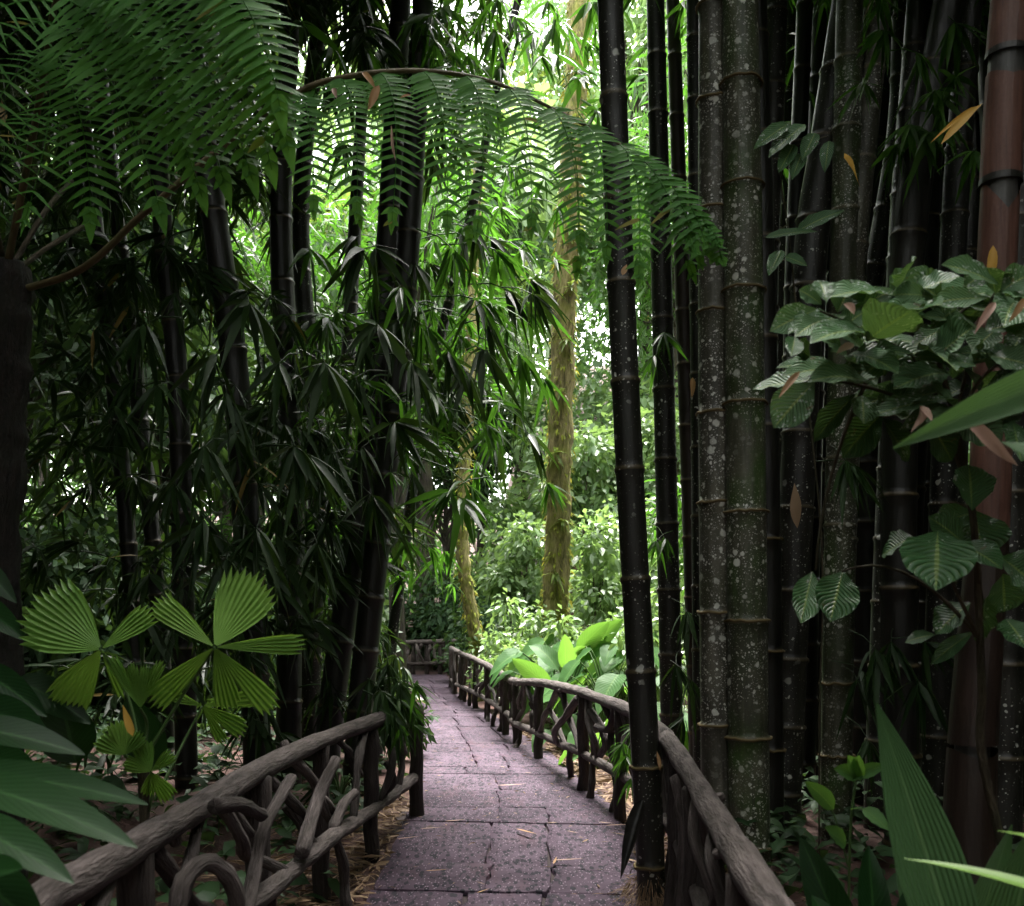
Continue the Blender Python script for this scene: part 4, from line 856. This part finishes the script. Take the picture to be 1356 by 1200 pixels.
strap_leaf("broad_leaf_plant", "dark broad leaves clustered behind the fan palm at the left edge", [((-40, 880, 3.0), (62, 950, 2.9), .10, (0, -.8, .7), .1), ((-40, 930, 2.8), (70, 985, 2.7), .12, (0, -.8, .8), .1), ((205, 1020, 3.7), (170, 920, 3.7), .17, (0, -1, .3), .0), ((100, 1010, 3.5), (80, 920, 3.5), .2, (0, -1, .4), 0), ((-50, 790, 3.4), (35, 850, 3.3), .10, (0, -.8, .7), .15), ((-40, 740, 3.6), (22, 800, 3.6), .09, (0, -.8, .7), .15), ((20, 900, 3.4), (120, 960, 3.4), .13, (0, -.8, .7), .15), ((-30, 1000, 2.6), (60, 1040, 2.5), .10, (0, -.8, .7), .15)], 'gloss', "plant", P(0, 1400, 3.2) * (1, 1, 0), None, 'ovate')

# ------------------------------------------------------------------ forest behind
def dome_leaves(mb, c, rad, n, L, clumps=9, prof='ovate', wr=0.5, ns=2, up_bias=0.5):
    """leaf sized faces gathered in clumps through an uneven crown"""
    cc = R.normal(0, 1, (clumps, 3)); cc = nrm(cc) * R.uniform(0.25, 1.0, (clumps, 1)) * rad * np.array([1, 1, 1]); cs = R.uniform(0.28, 0.55, clumps) * float(np.mean(rad))
    k = R.integers(0, clumps, n); v = nrm(R.normal(0, 1, (n, 3))); rr = R.random((n, 1)) ** 0.45
    p = np.array(c) + cc[k] + v * rr * cs[k][:, None]
    d = v * 0.8 + R.normal(0, 0.6, (n, 3)); d[:, 2] -= 0.35
    l = L * R.uniform(0.6, 1.25, n)
    tint = np.clip(R.random(n) * 0.65 + R.random(clumps)[k] * 0.35, 0, 1)
    mb.leaves(p, d, l, l * wr, up=v * 0.6 + R.normal(0, .4, (n, 3)) + np.array([0, 0, up_bias]), droop=0.25, prof=prof, ns=ns, fold=0.1, tint=tint)
    return np.array(c) + cc
def shrub_proto(mat, rad, h, n, L, wr=0.5, prof='ovate'):
    mb = MB(); cl = dome_leaves(mb, (0, 0, h), np.array(rad), n, L, 11, prof, wr)
    f = mb.build("foliage", M[mat]); mb = MB()
    for c in cl: mb.tube(bez(np.zeros(3), np.array([c[0] * .3, c[1] * .3, c[2] * .6]), c, 6), np.linspace(0.03, 0.008, 6), 5)
    s = mb.build("stem", M['twig']); COL.objects.unlink(f); COL.objects.unlink(s); return f, s
SP = {'bright': shrub_proto('bgleaf', (1.2, 1.0, 1.1), 1.2, 1500, 0.21), 'vine': shrub_proto('bgleaf', (1.3, 1.1, 1.9), 1.9, 2200, 0.19, 0.6), 'yel': shrub_proto('bgyel', (1.0, .9, 1.0), 1.1, 1100, 0.20), 'dark': shrub_proto('bgdark', (1.3, 1.2, 1.3), 1.2, 1500, 0.2), 'bamb': shrub_proto('bam', (1.2, 1.2, 1.6), 1.7, 1600, 0.32, 0.13, 'lance')}
def place(name, proto, label, cat, px, D, sc, group, z=None, rz=None, parts=("foliage", "stem")):
    x = (px - CX) * D / F; zz = float(terrain(x, D)) if z is None else z
    root = thing(name, label, cat, (x, D, zz), group); root.rotation_euler.z = R.uniform(0, 6.28) if rz is None else rz; root.scale = (sc, sc, sc * R.uniform(0.9, 1.15))
    for o in proto:
        c = o.copy(); COL.objects.link(c); c.parent = root; c.name = o.name.split('.')[0]
    return root
G1, G2, G3 = "leafy shrubs on the slope behind the right fence", "shadowy shrubs behind the left bamboo", "shrubs behind the right bamboo"
for a in [(680, 17.0, .6, 'bright', "low lush shrub just right of the mossy sapling foot"), (760, 14.2, .6, 'bright', "low lush shrub under the paddle leaved plant"), (720, 15.5, .65, 'bright', "low bright shrub at the foot of the mossy tree trunk"), (800, 14.0, .6, 'bright', "low pale green shrub behind the second post of the right fence"), (850, 13.0, .65, 'bright', "pale shrub showing between the slender path edge bamboo and its neighbour, low down"),
          (690, 19, .8, 'bright', "leafy shrub behind the mossy sapling, left of the mossy tree trunk"), (790, 20, 1.0, 'vine', "dense vine covered shrub right of the mossy tree trunk at its foot"), (850, 22, 1.1, 'vine', "vine covered bush behind the slender path edge bamboo"), (905, 18, 1.0, 'bright', "leafy bush glimpsed left of the lichen spotted pair"),
          (640, 24, .9, 'dark', "dark bush behind the far end of the right fence"), (690, 25, 1.2, 'vine', "tall vine draped bush left of the mossy trunk at mid height"), (770, 27, 1.4, 'vine', "tall pale vine draped bush right of the mossy trunk at mid height"), (830, 28, 1.4, 'vine', "tall vine draped bush behind the slender bamboo at mid height"),
          (815, 24, .8, 'yel', "yellowish bush high on the bank right of the mossy trunk"), (890, 27, 1.4, 'vine', "vine draped bush behind the second black bamboo"), (730, 31, 1.6, 'bright', "large bush behind the mossy trunk high on the slope"), (660, 31, 1.5, 'bright', "large bush above the mossy sapling high on the slope"), (810, 34, 1.7, 'bright', "uppermost pale bush on the slope right of the mossy trunk"), (870, 33, 1.7, 'bright', "uppermost bush on the slope behind the black bamboo")]:
    place("leafy_shrub", SP[a[3]], a[4], "shrub", a[0], a[1], a[2], G1)
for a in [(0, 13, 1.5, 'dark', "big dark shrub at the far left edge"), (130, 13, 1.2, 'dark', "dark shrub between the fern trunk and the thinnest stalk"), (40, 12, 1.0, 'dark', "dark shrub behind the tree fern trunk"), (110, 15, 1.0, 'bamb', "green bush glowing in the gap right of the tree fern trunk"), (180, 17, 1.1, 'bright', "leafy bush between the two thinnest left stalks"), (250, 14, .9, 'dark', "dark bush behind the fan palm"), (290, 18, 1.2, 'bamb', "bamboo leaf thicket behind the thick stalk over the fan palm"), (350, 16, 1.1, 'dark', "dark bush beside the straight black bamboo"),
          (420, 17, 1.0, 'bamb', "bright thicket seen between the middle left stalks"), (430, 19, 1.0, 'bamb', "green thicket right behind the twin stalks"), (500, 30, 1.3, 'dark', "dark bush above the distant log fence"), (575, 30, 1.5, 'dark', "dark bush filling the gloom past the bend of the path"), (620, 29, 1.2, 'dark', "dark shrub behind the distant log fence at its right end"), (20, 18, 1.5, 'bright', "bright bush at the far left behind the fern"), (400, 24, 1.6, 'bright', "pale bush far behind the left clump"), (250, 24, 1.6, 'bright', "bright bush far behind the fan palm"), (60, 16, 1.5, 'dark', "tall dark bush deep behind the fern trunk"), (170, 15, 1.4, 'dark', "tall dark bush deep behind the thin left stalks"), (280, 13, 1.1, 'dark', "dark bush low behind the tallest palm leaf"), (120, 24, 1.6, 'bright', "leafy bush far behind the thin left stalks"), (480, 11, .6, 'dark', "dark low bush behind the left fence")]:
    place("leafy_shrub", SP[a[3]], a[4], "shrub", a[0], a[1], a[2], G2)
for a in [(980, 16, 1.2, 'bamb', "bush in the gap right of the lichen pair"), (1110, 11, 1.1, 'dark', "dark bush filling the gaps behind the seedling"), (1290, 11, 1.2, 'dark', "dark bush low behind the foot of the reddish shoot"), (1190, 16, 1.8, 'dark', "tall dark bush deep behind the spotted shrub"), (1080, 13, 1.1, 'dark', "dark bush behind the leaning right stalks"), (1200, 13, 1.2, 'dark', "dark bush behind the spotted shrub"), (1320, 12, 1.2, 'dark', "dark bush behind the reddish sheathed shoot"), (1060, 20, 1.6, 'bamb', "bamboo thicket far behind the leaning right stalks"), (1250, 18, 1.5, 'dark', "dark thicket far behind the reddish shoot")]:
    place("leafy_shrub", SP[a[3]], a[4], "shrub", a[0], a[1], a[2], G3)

def tree_proto(mat, h, rad, n, L, prof='ovate', wr=0.5, clumps=16, tm='trunkdk'):
    mb = MB(); cl = dome_leaves(mb, (0, 0, h), np.array(rad), n, L, clumps, prof, wr); f = mb.build("crown", M[mat])
    mb = MB(); tp = np.array([[0, 0, -.3], [.1, .05, h * .3], [-.1, 0, h * .6], [0, 0, h * .95]]); mb.tube(smooth_path(tp, 6), np.linspace(.22, .08, 19), 10, wob=0.05)
    for c in cl: mb.tube(bez(np.array([0, 0, h * R.uniform(.45, .8)]), np.array([c[0] * .5, c[1] * .5, c[2] * .85]), c, 7), np.linspace(.07, .02, 7), 5)
    s = mb.build("trunk", M[tm]); COL.objects.unlink(f); COL.objects.unlink(s); return f, s
TP = {'a': tree_proto('bgleaf', 9.5, (3.2, 3.0, 4.0), 5200, 0.34), 'b': tree_proto('bgyel', 10.5, (3.0, 3.0, 3.6), 4200, 0.34), 'c': tree_proto('bam', 9.5, (2.8, 2.8, 4.6), 4600, 0.55, 'lance', 0.15, 20), 'd': tree_proto('bgdark', 8, (3.2, 3.2, 4.0), 5000, .32)}
GT = "forest trees behind the bamboo"
for a in [(640, 36, 1.0, 'a', "leafy tree far back left of the mossy trunk"), (730, 40, 1.0, 'a', "leafy tree far back behind the mossy trunk"), (820, 38, .95, 'a', "leafy tree far back right of the mossy trunk"), (900, 34, 1.0, 'c', "feathery tree far back behind the second black bamboo"), (560, 33, 1.1, 'b', "yellow green tree above the long fern frond"),
          (450, 30, 1.1, 'b', "yellow green tree behind the tops of the left stalks"), (340, 30, 1.1, 'a', "pale tree behind the upper left fern frond"), (200, 28, 1.1, 'c', "feathery tree behind the thin left stalks"), (60, 28, 1.1, 'a', "leafy tree at the far left behind the fern crown"), (530, 24, .95, 'c', "feathery tree just behind the twin stalks"), (400, 22, .9, 'c', "feathery tree behind the grey bending bamboo"),
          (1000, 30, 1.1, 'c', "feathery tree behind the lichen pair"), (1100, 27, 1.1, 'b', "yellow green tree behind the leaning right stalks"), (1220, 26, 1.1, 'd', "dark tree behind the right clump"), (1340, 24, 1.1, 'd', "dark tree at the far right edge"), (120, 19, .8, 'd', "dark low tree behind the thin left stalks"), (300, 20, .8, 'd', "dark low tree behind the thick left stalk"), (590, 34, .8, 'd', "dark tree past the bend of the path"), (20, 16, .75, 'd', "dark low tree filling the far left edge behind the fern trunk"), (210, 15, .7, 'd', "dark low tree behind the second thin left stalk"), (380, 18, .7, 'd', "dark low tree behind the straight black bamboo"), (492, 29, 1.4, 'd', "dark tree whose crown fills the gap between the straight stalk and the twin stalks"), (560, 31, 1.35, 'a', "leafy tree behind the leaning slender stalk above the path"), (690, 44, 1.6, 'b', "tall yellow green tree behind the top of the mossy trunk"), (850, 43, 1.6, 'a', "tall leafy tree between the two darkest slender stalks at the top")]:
    place("forest_tree", TP[a[3]], a[4], "tree", a[0], a[1], a[2], GT)

def far_woods():
    mb = MB(); n = 5600
    x = R.uniform(-34, 34, n); y = R.uniform(37, 50, n) - np.abs(x) * 0.22; g = terrain(x, y); top = 24 + 5 * np.sin(x * 0.55 + 1) + 3 * np.sin(x * 1.3)
    z = g + (top - g) * R.random(n) ** 1.1
    c = np.repeat(np.stack([x, y, z], -1), 12, 0) + R.normal(0, .55, (n * 12, 3)); v = R.normal(0, 1, (len(c), 3)); v[:, 2] -= .4
    l = R.uniform(.3, .6, len(c)); mb.leaves(c, v, l, l * .5, up=R.normal(0, .5, (len(c), 3)) + (0, -.4, .6), ns=2, droop=.2, prof='ovate', tint=np.clip(np.repeat(R.random(n), 12) * .6 + R.random(len(c)) * .4, 0, 1))
    o = mb.build("far_woods", M['farleaf']); o["kind"] = "stuff"
far_woods()

def ground_cover(zones):
    for mat, (x0, x1, y0, y1, n, h, L_) in zones:
        mb = MB(); x = R.uniform(x0, x1, n); y = R.uniform(y0, y1, n); l, r = path_lr(y); ok = (x < l - .35) | (x > r + .45); x, y = x[ok], y[ok]
        c = np.repeat(np.stack([x, y, terrain(x, y)], -1), 7, 0); m = len(c); c[:, :2] += R.normal(0, .12, (m, 2)); c[:, 2] += R.random(m) * h
        a = R.uniform(0, 6.28, m); d = np.stack([np.cos(a), np.sin(a), R.uniform(-.3, .9, m)], -1); s = L_ * R.uniform(.5, 1.2, m)
        mb.leaves(c, d, s, s * R.uniform(.25, .55, m), up=np.array([0, -.2, 1.]) + R.normal(0, .3, (m, 3)), ns=3, droop=.4, prof='ovate')
        o = mb.build("ground_cover", M[mat]); o["kind"] = "stuff"
ground_cover([('bgleaf', (-3, 12, 11.5, 34, 2600, .45, .22)), ('bgdark', (-11, -1.2, 4.2, 16, 1100, .35, .2)), ('bgdark', (1.2, 9, 4, 12, 700, .35, .18)), ('bgleaf', (-16, -5.5, 16, 34, 1500, .45, .24)), ('bgdark', (-5, -.5, 27.8, 34, 500, 1.6, .22))])

# mossy trunks
def mossy(label, pix, D, wpx, n, limbs=()):
    pts = sorted([P(px, py, D) for px, py in pix], key=lambda p: p[2]); g = float(terrain(pts[0][0], D)); pts.insert(0, np.array([pts[0][0] - 0.03, D, g - .2]))
    q = smooth_path(pts, 16); base = np.array([q[0][0], D, g]); root = thing("mossy_tree", label, "tree", base)
    r = np.interp(np.linspace(0, 1, len(q)), [0, .12, .5, 1], [1.35, 1.05, .9, .72]) * wpx * D / F / 2
    mb = MB(); mb.tube(q + R.normal(0, .01, q.shape), r, 18, wob=0.06); mb.build("trunk", M['trunk'], root)
    mb = MB(); i = R.integers(0, len(q) - 1, n); a = R.uniform(0, 6.28, n); u = R.random((n, 1)); dd = np.stack([np.cos(a), np.sin(a), R.normal(-.4, .5, n)], -1)
    keep = (np.sin(a * 3 + i * .35) + R.normal(0, .8, n)) > -0.2
    b = (q[i] * (1 - u) + q[i + 1] * u) + dd * np.array([1, 1, 0]) * (r[i] * .97)[:, None]
    mb.leaves(b[keep], dd[keep], R.uniform(.03, .13, keep.sum()), R.uniform(.015, .05, keep.sum()), ns=2, droop=.6, prof='ovate'); mb.build("moss", M['moss'], root)
    return root, q
mt, mq = mossy("tall tree with trunk wrapped in yellow green moss beyond the right fence", [(734, 860), (736, 800), (740, 640), (748, 400), (758, 200), (764, 60), (770, -150)], 16, 35, 4200)
mossy("slim leaning sapling trunk covered in moss beside the far fence bend", [(634, 872), (628, 830), (614, 750), (613, 650), (620, 560), (624, 430), (634, 200)], 19.0, 18, 1300)
def fern_tufts():
    for (px, py) in ((742, 520), (752, 450), (735, 600), (755, 380), (745, 690), (735, 760), (757, 300), (722, 640)):
        c = P(px, py, 15.75); mb = MB(); n = 14; d = R.normal(0, 1, (n, 3)); d[:, 1] -= .6
        mb.leaves(c + np.zeros((n, 3)), d, R.uniform(.12, .3, n), .05, droop=.5, ns=3); mb.build("epiphyte", M['bgyel'], mt)
fern_tufts()

# taro and paddle leaved plants by the fence
def taro(label, px, D, n, size, h, mat='taro', group="big leaved plants behind the right fence", name="taro_plant", prof='heart', wr=0.72, upright=False):
    x = (px - CX) * D / F; z = float(terrain(x, D)); root = thing(name, label, "plant", (x, D, z), group); mbp = MB()
    for i in range(n):
        a = R.uniform(0, 6.28); hh = h * R.uniform(.55, 1.1); rd = R.uniform(.15, .55) * h * (0.5 if upright else 1)
        c = np.array([x + math.cos(a) * rd, D + math.sin(a) * rd, z + hh]); s = size * R.uniform(.7, 1.15)
        mbp.tube(bez(np.array([x, D, z - .05]), np.array([x + math.cos(a) * rd * .2, D + math.sin(a) * rd * .2, z + hh * .8]), c, 8), np.linspace(.014, .006, 8), 5)
        d = np.array([math.cos(a), math.sin(a), R.uniform(.5, 1.6) if upright else R.uniform(-.9, -.2)])
        mb = MB(); mb.leaves(c, d, s, s * wr, up=np.array([0, -.35, 1]) + R.normal(0, .2, 3) if not upright else np.array([R.normal(0, .3), -1, .4]), droop=R.uniform(.1, .5), prof=prof, ns=10, cols=5, fold=.12, rip=.05); mb.build("leaf", M[mat], root)
    mbp.build("stem", M['green_stem'], root); return root
for a in [("taro with bright heart leaves right behind the fence below the mossy trunk", 738, 13.8, 11, .40, 1.0), ("large taro with broad pale leaves behind the fence, left of the paddle leaved plant", 742, 13.0, 12, .46, 1.25), ("taro with veined heart leaves near the slender path edge bamboo", 805, 11.8, 12, .42, 1.15),
          ("taro with narrow pale leaves between the paddle leaved plant and the slender bamboo", 778, 13.6, 11, .36, 1.2), ("taro crowded against the slender path edge bamboo, farther back", 828, 12.8, 11, .38, 1.2), ("small bright taro between the sapling and the paddle leaved plant", 745, 15.0, 10, .34, 1.0), ("low taro at the foot of the mossy sapling", 722, 16.4, 9, .40, .8), ("taro half hidden by the slender path edge bamboo", 850, 10.5, 8, .45, 1.0), ("small taro under the top rail between two right fence posts", 740, 11.8, 8, .3, .5), ("low leafy taro against the lower rail of the right fence", 716, 14.8, 8, .34, .6), ("taro behind the right fence next to the brightest brace", 790, 10.3, 8, .3, .5)]:
    taro(*a)
taro("plant with upright bright green paddle leaves standing above the right fence", 750, 12.4, 9, .72, 1.15, name="paddle_leaf_plant", prof='ovate', wr=.33, upright=True)
taro("palm like plant with pale feathery blades beside the far left path edge", 490, 19, 14, 1.0, .9, 'bgleaf', None, "feather_palm", 'lance', .08)
taro("grassy strap leaved plant on the ground behind the left fence", 450, 8.2, 14, .6, .3, 'bamdark', None, "strap_leaf_plant", 'lance', .07)

# ------------------------------------------------------------------ litter and loose leaves
def litter(label_name, zones):
    mb = MB()
    for (x0, x1, y0, y1, n, side) in zones:
        y = R.uniform(y0, y1, n); l, r = path_lr(y)
        if side == 0:
            u = R.beta(.5, .5, n); x = l + (r - l) * u; z = np.full(n, .02)
        else:
            x = (r + 0.02 + np.abs(R.normal(0, .45, n))) if side > 0 else (l - 0.02 - np.abs(R.normal(0, .5, n))); z = terrain(x, y) + R.uniform(.01, .05, n)
        a = R.uniform(0, 6.28, n); d = np.stack([np.cos(a), np.sin(a), R.normal(0, .18 if side else .03, n)], -1); s = R.uniform(.06, .2, n) * (1 if side else .5)
        mb.leaves(np.stack([x, y, z], -1), d, s, s * R.uniform(.08, .2, n), up=np.array([0, 0, 1.]) + R.normal(0, .5, (n, 3)), ns=2, droop=.05)
    o = mb.build(label_name, M['straw']); o["kind"] = "stuff"
litter("leaf_litter", [(0, 0, 3.5, 14, 3200, 1), (0, 0, 2.5, 9, 2200, -1), (0, 0, 4, 14, 260, 0)])
def loose(px, py, D, L_, ang, mat, label, w=0.16, up=(0.1, -.3, 1), z=None, group=None, pitch=0.0):
    c = P(px, py, D) if z is None else P(px, py, (CH - z) * F / (py - HY))
    mb = MB(); d = np.array([math.cos(ang), math.sin(ang) * (1 if z is not None else .2), pitch])
    mb.leaves(c - nrm(d) * L_ / 2, d, L_, L_ * w, up=up, ns=6, fold=.15, droop=-.05)
    tag(at_origin(mb, "dry_leaf", M[mat], c), label, "leaf", group)
G_ = "dry bamboo leaves fallen on the path"
for a in [(678, 1040, .26, 0.05, 'pink', "long pale dry leaf lying crosswise on the path in the middle distance"), (603, 1087, .16, .2, 'pink', "small pale leaf on the path near the far end of the left fence"), (572, 1097, .17, .1, 'pink', "pale dry leaf on the path, left of the small pale one"), (540, 1110, .17, .35, 'pink', "whitish dry leaf at the left edge of the path"), (697, 1102, .27, -1.0, 'dry', "tan dry leaf lying slantwise in the centre of the path"),
          (735, 1140, .16, 1.4, 'dry', "short dry leaf standing in the long joint of the path"), (752, 1139, .2, .05, 'pink', "pale straw right of the long joint of the path"), (758, 1102, .12, -.9, 'pink', "tiny dry leaf near the right half of the path"), (578, 1153, .14, .1, 'dry', "ochre leaf scrap on the nearest left paving slab"), (803, 1090, .14, -.6, 'pink', "pale leaf at the right edge of the path"), (820, 1093, .2, 0, 'pink', "dry leaf by the slender bamboo foot at the path edge"), (640, 1180, .1, .8, 'dry', "small leaf scrap on the nearest middle paving slab")]:
    loose(a[0], a[1], 0, a[2], a[3], a[4], a[5], .10, (0, 0, 1), .035, G_)
G_ = "dead leaves caught on plants"
def stuck(p, q, D, mat, label, w=.2, up=(0, -1, .4)):
    a, b = P(*p, D), P(*q, D - .02); mb = MB(); l = float(np.linalg.norm(b - a))
    mb.leaves(a, b - a, l, l * w, up=up, ns=7, cols=5, fold=R.uniform(.1, .45), droop=R.uniform(-.1, .2), rip=.15, twist=R.normal(0, .9), prof=['lance', 'ovate', 'obov'][int(R.integers(3))])
    tag(at_origin(mb, "dead_leaf", M[mat], a), label, "leaf", G_)
for a in [((1059, 492), (1031, 521), 2.62, 'dry', "tan dead leaf lying across the lowest left leaf of the spotted shrub", .2), ((1117, 402), (1131, 413), 2.6, 'pink', "pink withered scrap near the top left of the spotted shrub", .6), ((1130, 455), (1108, 470), 2.6, 'pink', "pale brown curled leaf on the left of the spotted shrub", .4),
          ((1222, 538), (1206, 572), 2.5, 'pink', "left one of two pink dead leaves on the spotted shrub", .4), ((1223, 538), (1236, 565), 2.5, 'pink', "right one of two pink dead leaves on the spotted shrub", .4), ((1274, 555), (1348, 610), 2.4, 'pink', "long pinkish dry leaf hanging under the foreground blade", .2), ((1315, 325), (1313, 385), 3.6, 'ochre', "yellow pointed leaf against the reddish sheathed shoot", .2),
          ((1318, 400), (1290, 440), 2.6, 'pink', "pale papery leaf at the upper right of the spotted shrub", .2), ((1360, 395), (1335, 420), 2.5, 'dry', "orange brown leaf at the right edge of the spotted shrub", .25), ((1118, 203), (1139, 243), 5.6, 'ochre', "yellow leaf hanging in front of the leaning right stalks", .28), ((1301, 137), (1246, 178), 4.6, 'ochre', "orange slender leaf left of the reddish sheathed shoot", .16), ((1298, 140), (1232, 176), 4.7, 'ochre', "thin yellow leaf just above the orange one by the reddish shoot", .10),
          ((480, 96), (497, 115), 4.15, 'dry', "upper tan leaf stuck on top of the long fern frond", .3), ((502, 113), (487, 147), 4.1, 'dry', "lower tan leaf stuck on the long fern frond", .28), ((529, 130), (545, 124), 4.1, 'dry', "short tan leaf on the fern frond, right of the larger pair", .35), ((518, 165), (524, 208), 4.05, 'pink', "narrow pale leaf dangling in the middle of the fern frond", .12), ((441, 117), (446, 128), 4.2, 'pink', "tiny pale leaf at the left end of the long fern frond", .4),
          ((870, 995), (874, 1018), 5.3, 'dry', "orange sliver on the slender bamboo above the fence rail", .25), ((1052, 640), (1056, 700), 5.5, 'straw', "brown leaf hanging in the dark under the spotted shrub", .25), ((917, 500), (916, 524), 7.3, 'dry', "orange flake on the dark stalk left of the lichen pair", .3), ((830, 350), (824, 366), 5.3, 'dry', "orange scrap hanging under the fern beside the slender bamboo", .4)]:
    stuck(*a)
def sheath_wedge():
    mb = MB(); big_leaf(mb, P(852, 1058, 5.3), P(822, 1164, 5.15), .085, fold=.45, prof='lance', droop=.02, up=(-.5, -1, .2), ns=10, cols=7)
    tag(at_origin(mb, "bamboo_sheath", M['culm_black'], P(822, 1164, 5.15)), "black pointed dead sheath leaning against the slender bamboo at the path edge", "bamboo sheath")
sheath_wedge()
def straw_foot():
    b = P(862, 1205, 5.5); b[2] = 0; mb = MB(); n = 700; a = R.uniform(0, 6.28, n); rr = R.uniform(.06, .20, n)
    p = np.stack([b[0] + np.cos(a) * rr, b[1] + np.sin(a) * rr, R.uniform(0, .22, n) * (1 - rr / .24)], -1); d = np.stack([np.cos(a) * .6, np.sin(a) * .6, R.normal(-.6, .4, n)], -1)
    mb.leaves(p, d, R.uniform(.04, .12, n), .006, ns=2, droop=.2); mb.build("root_fringe", M['straw'], Rr[1])
straw_foot()
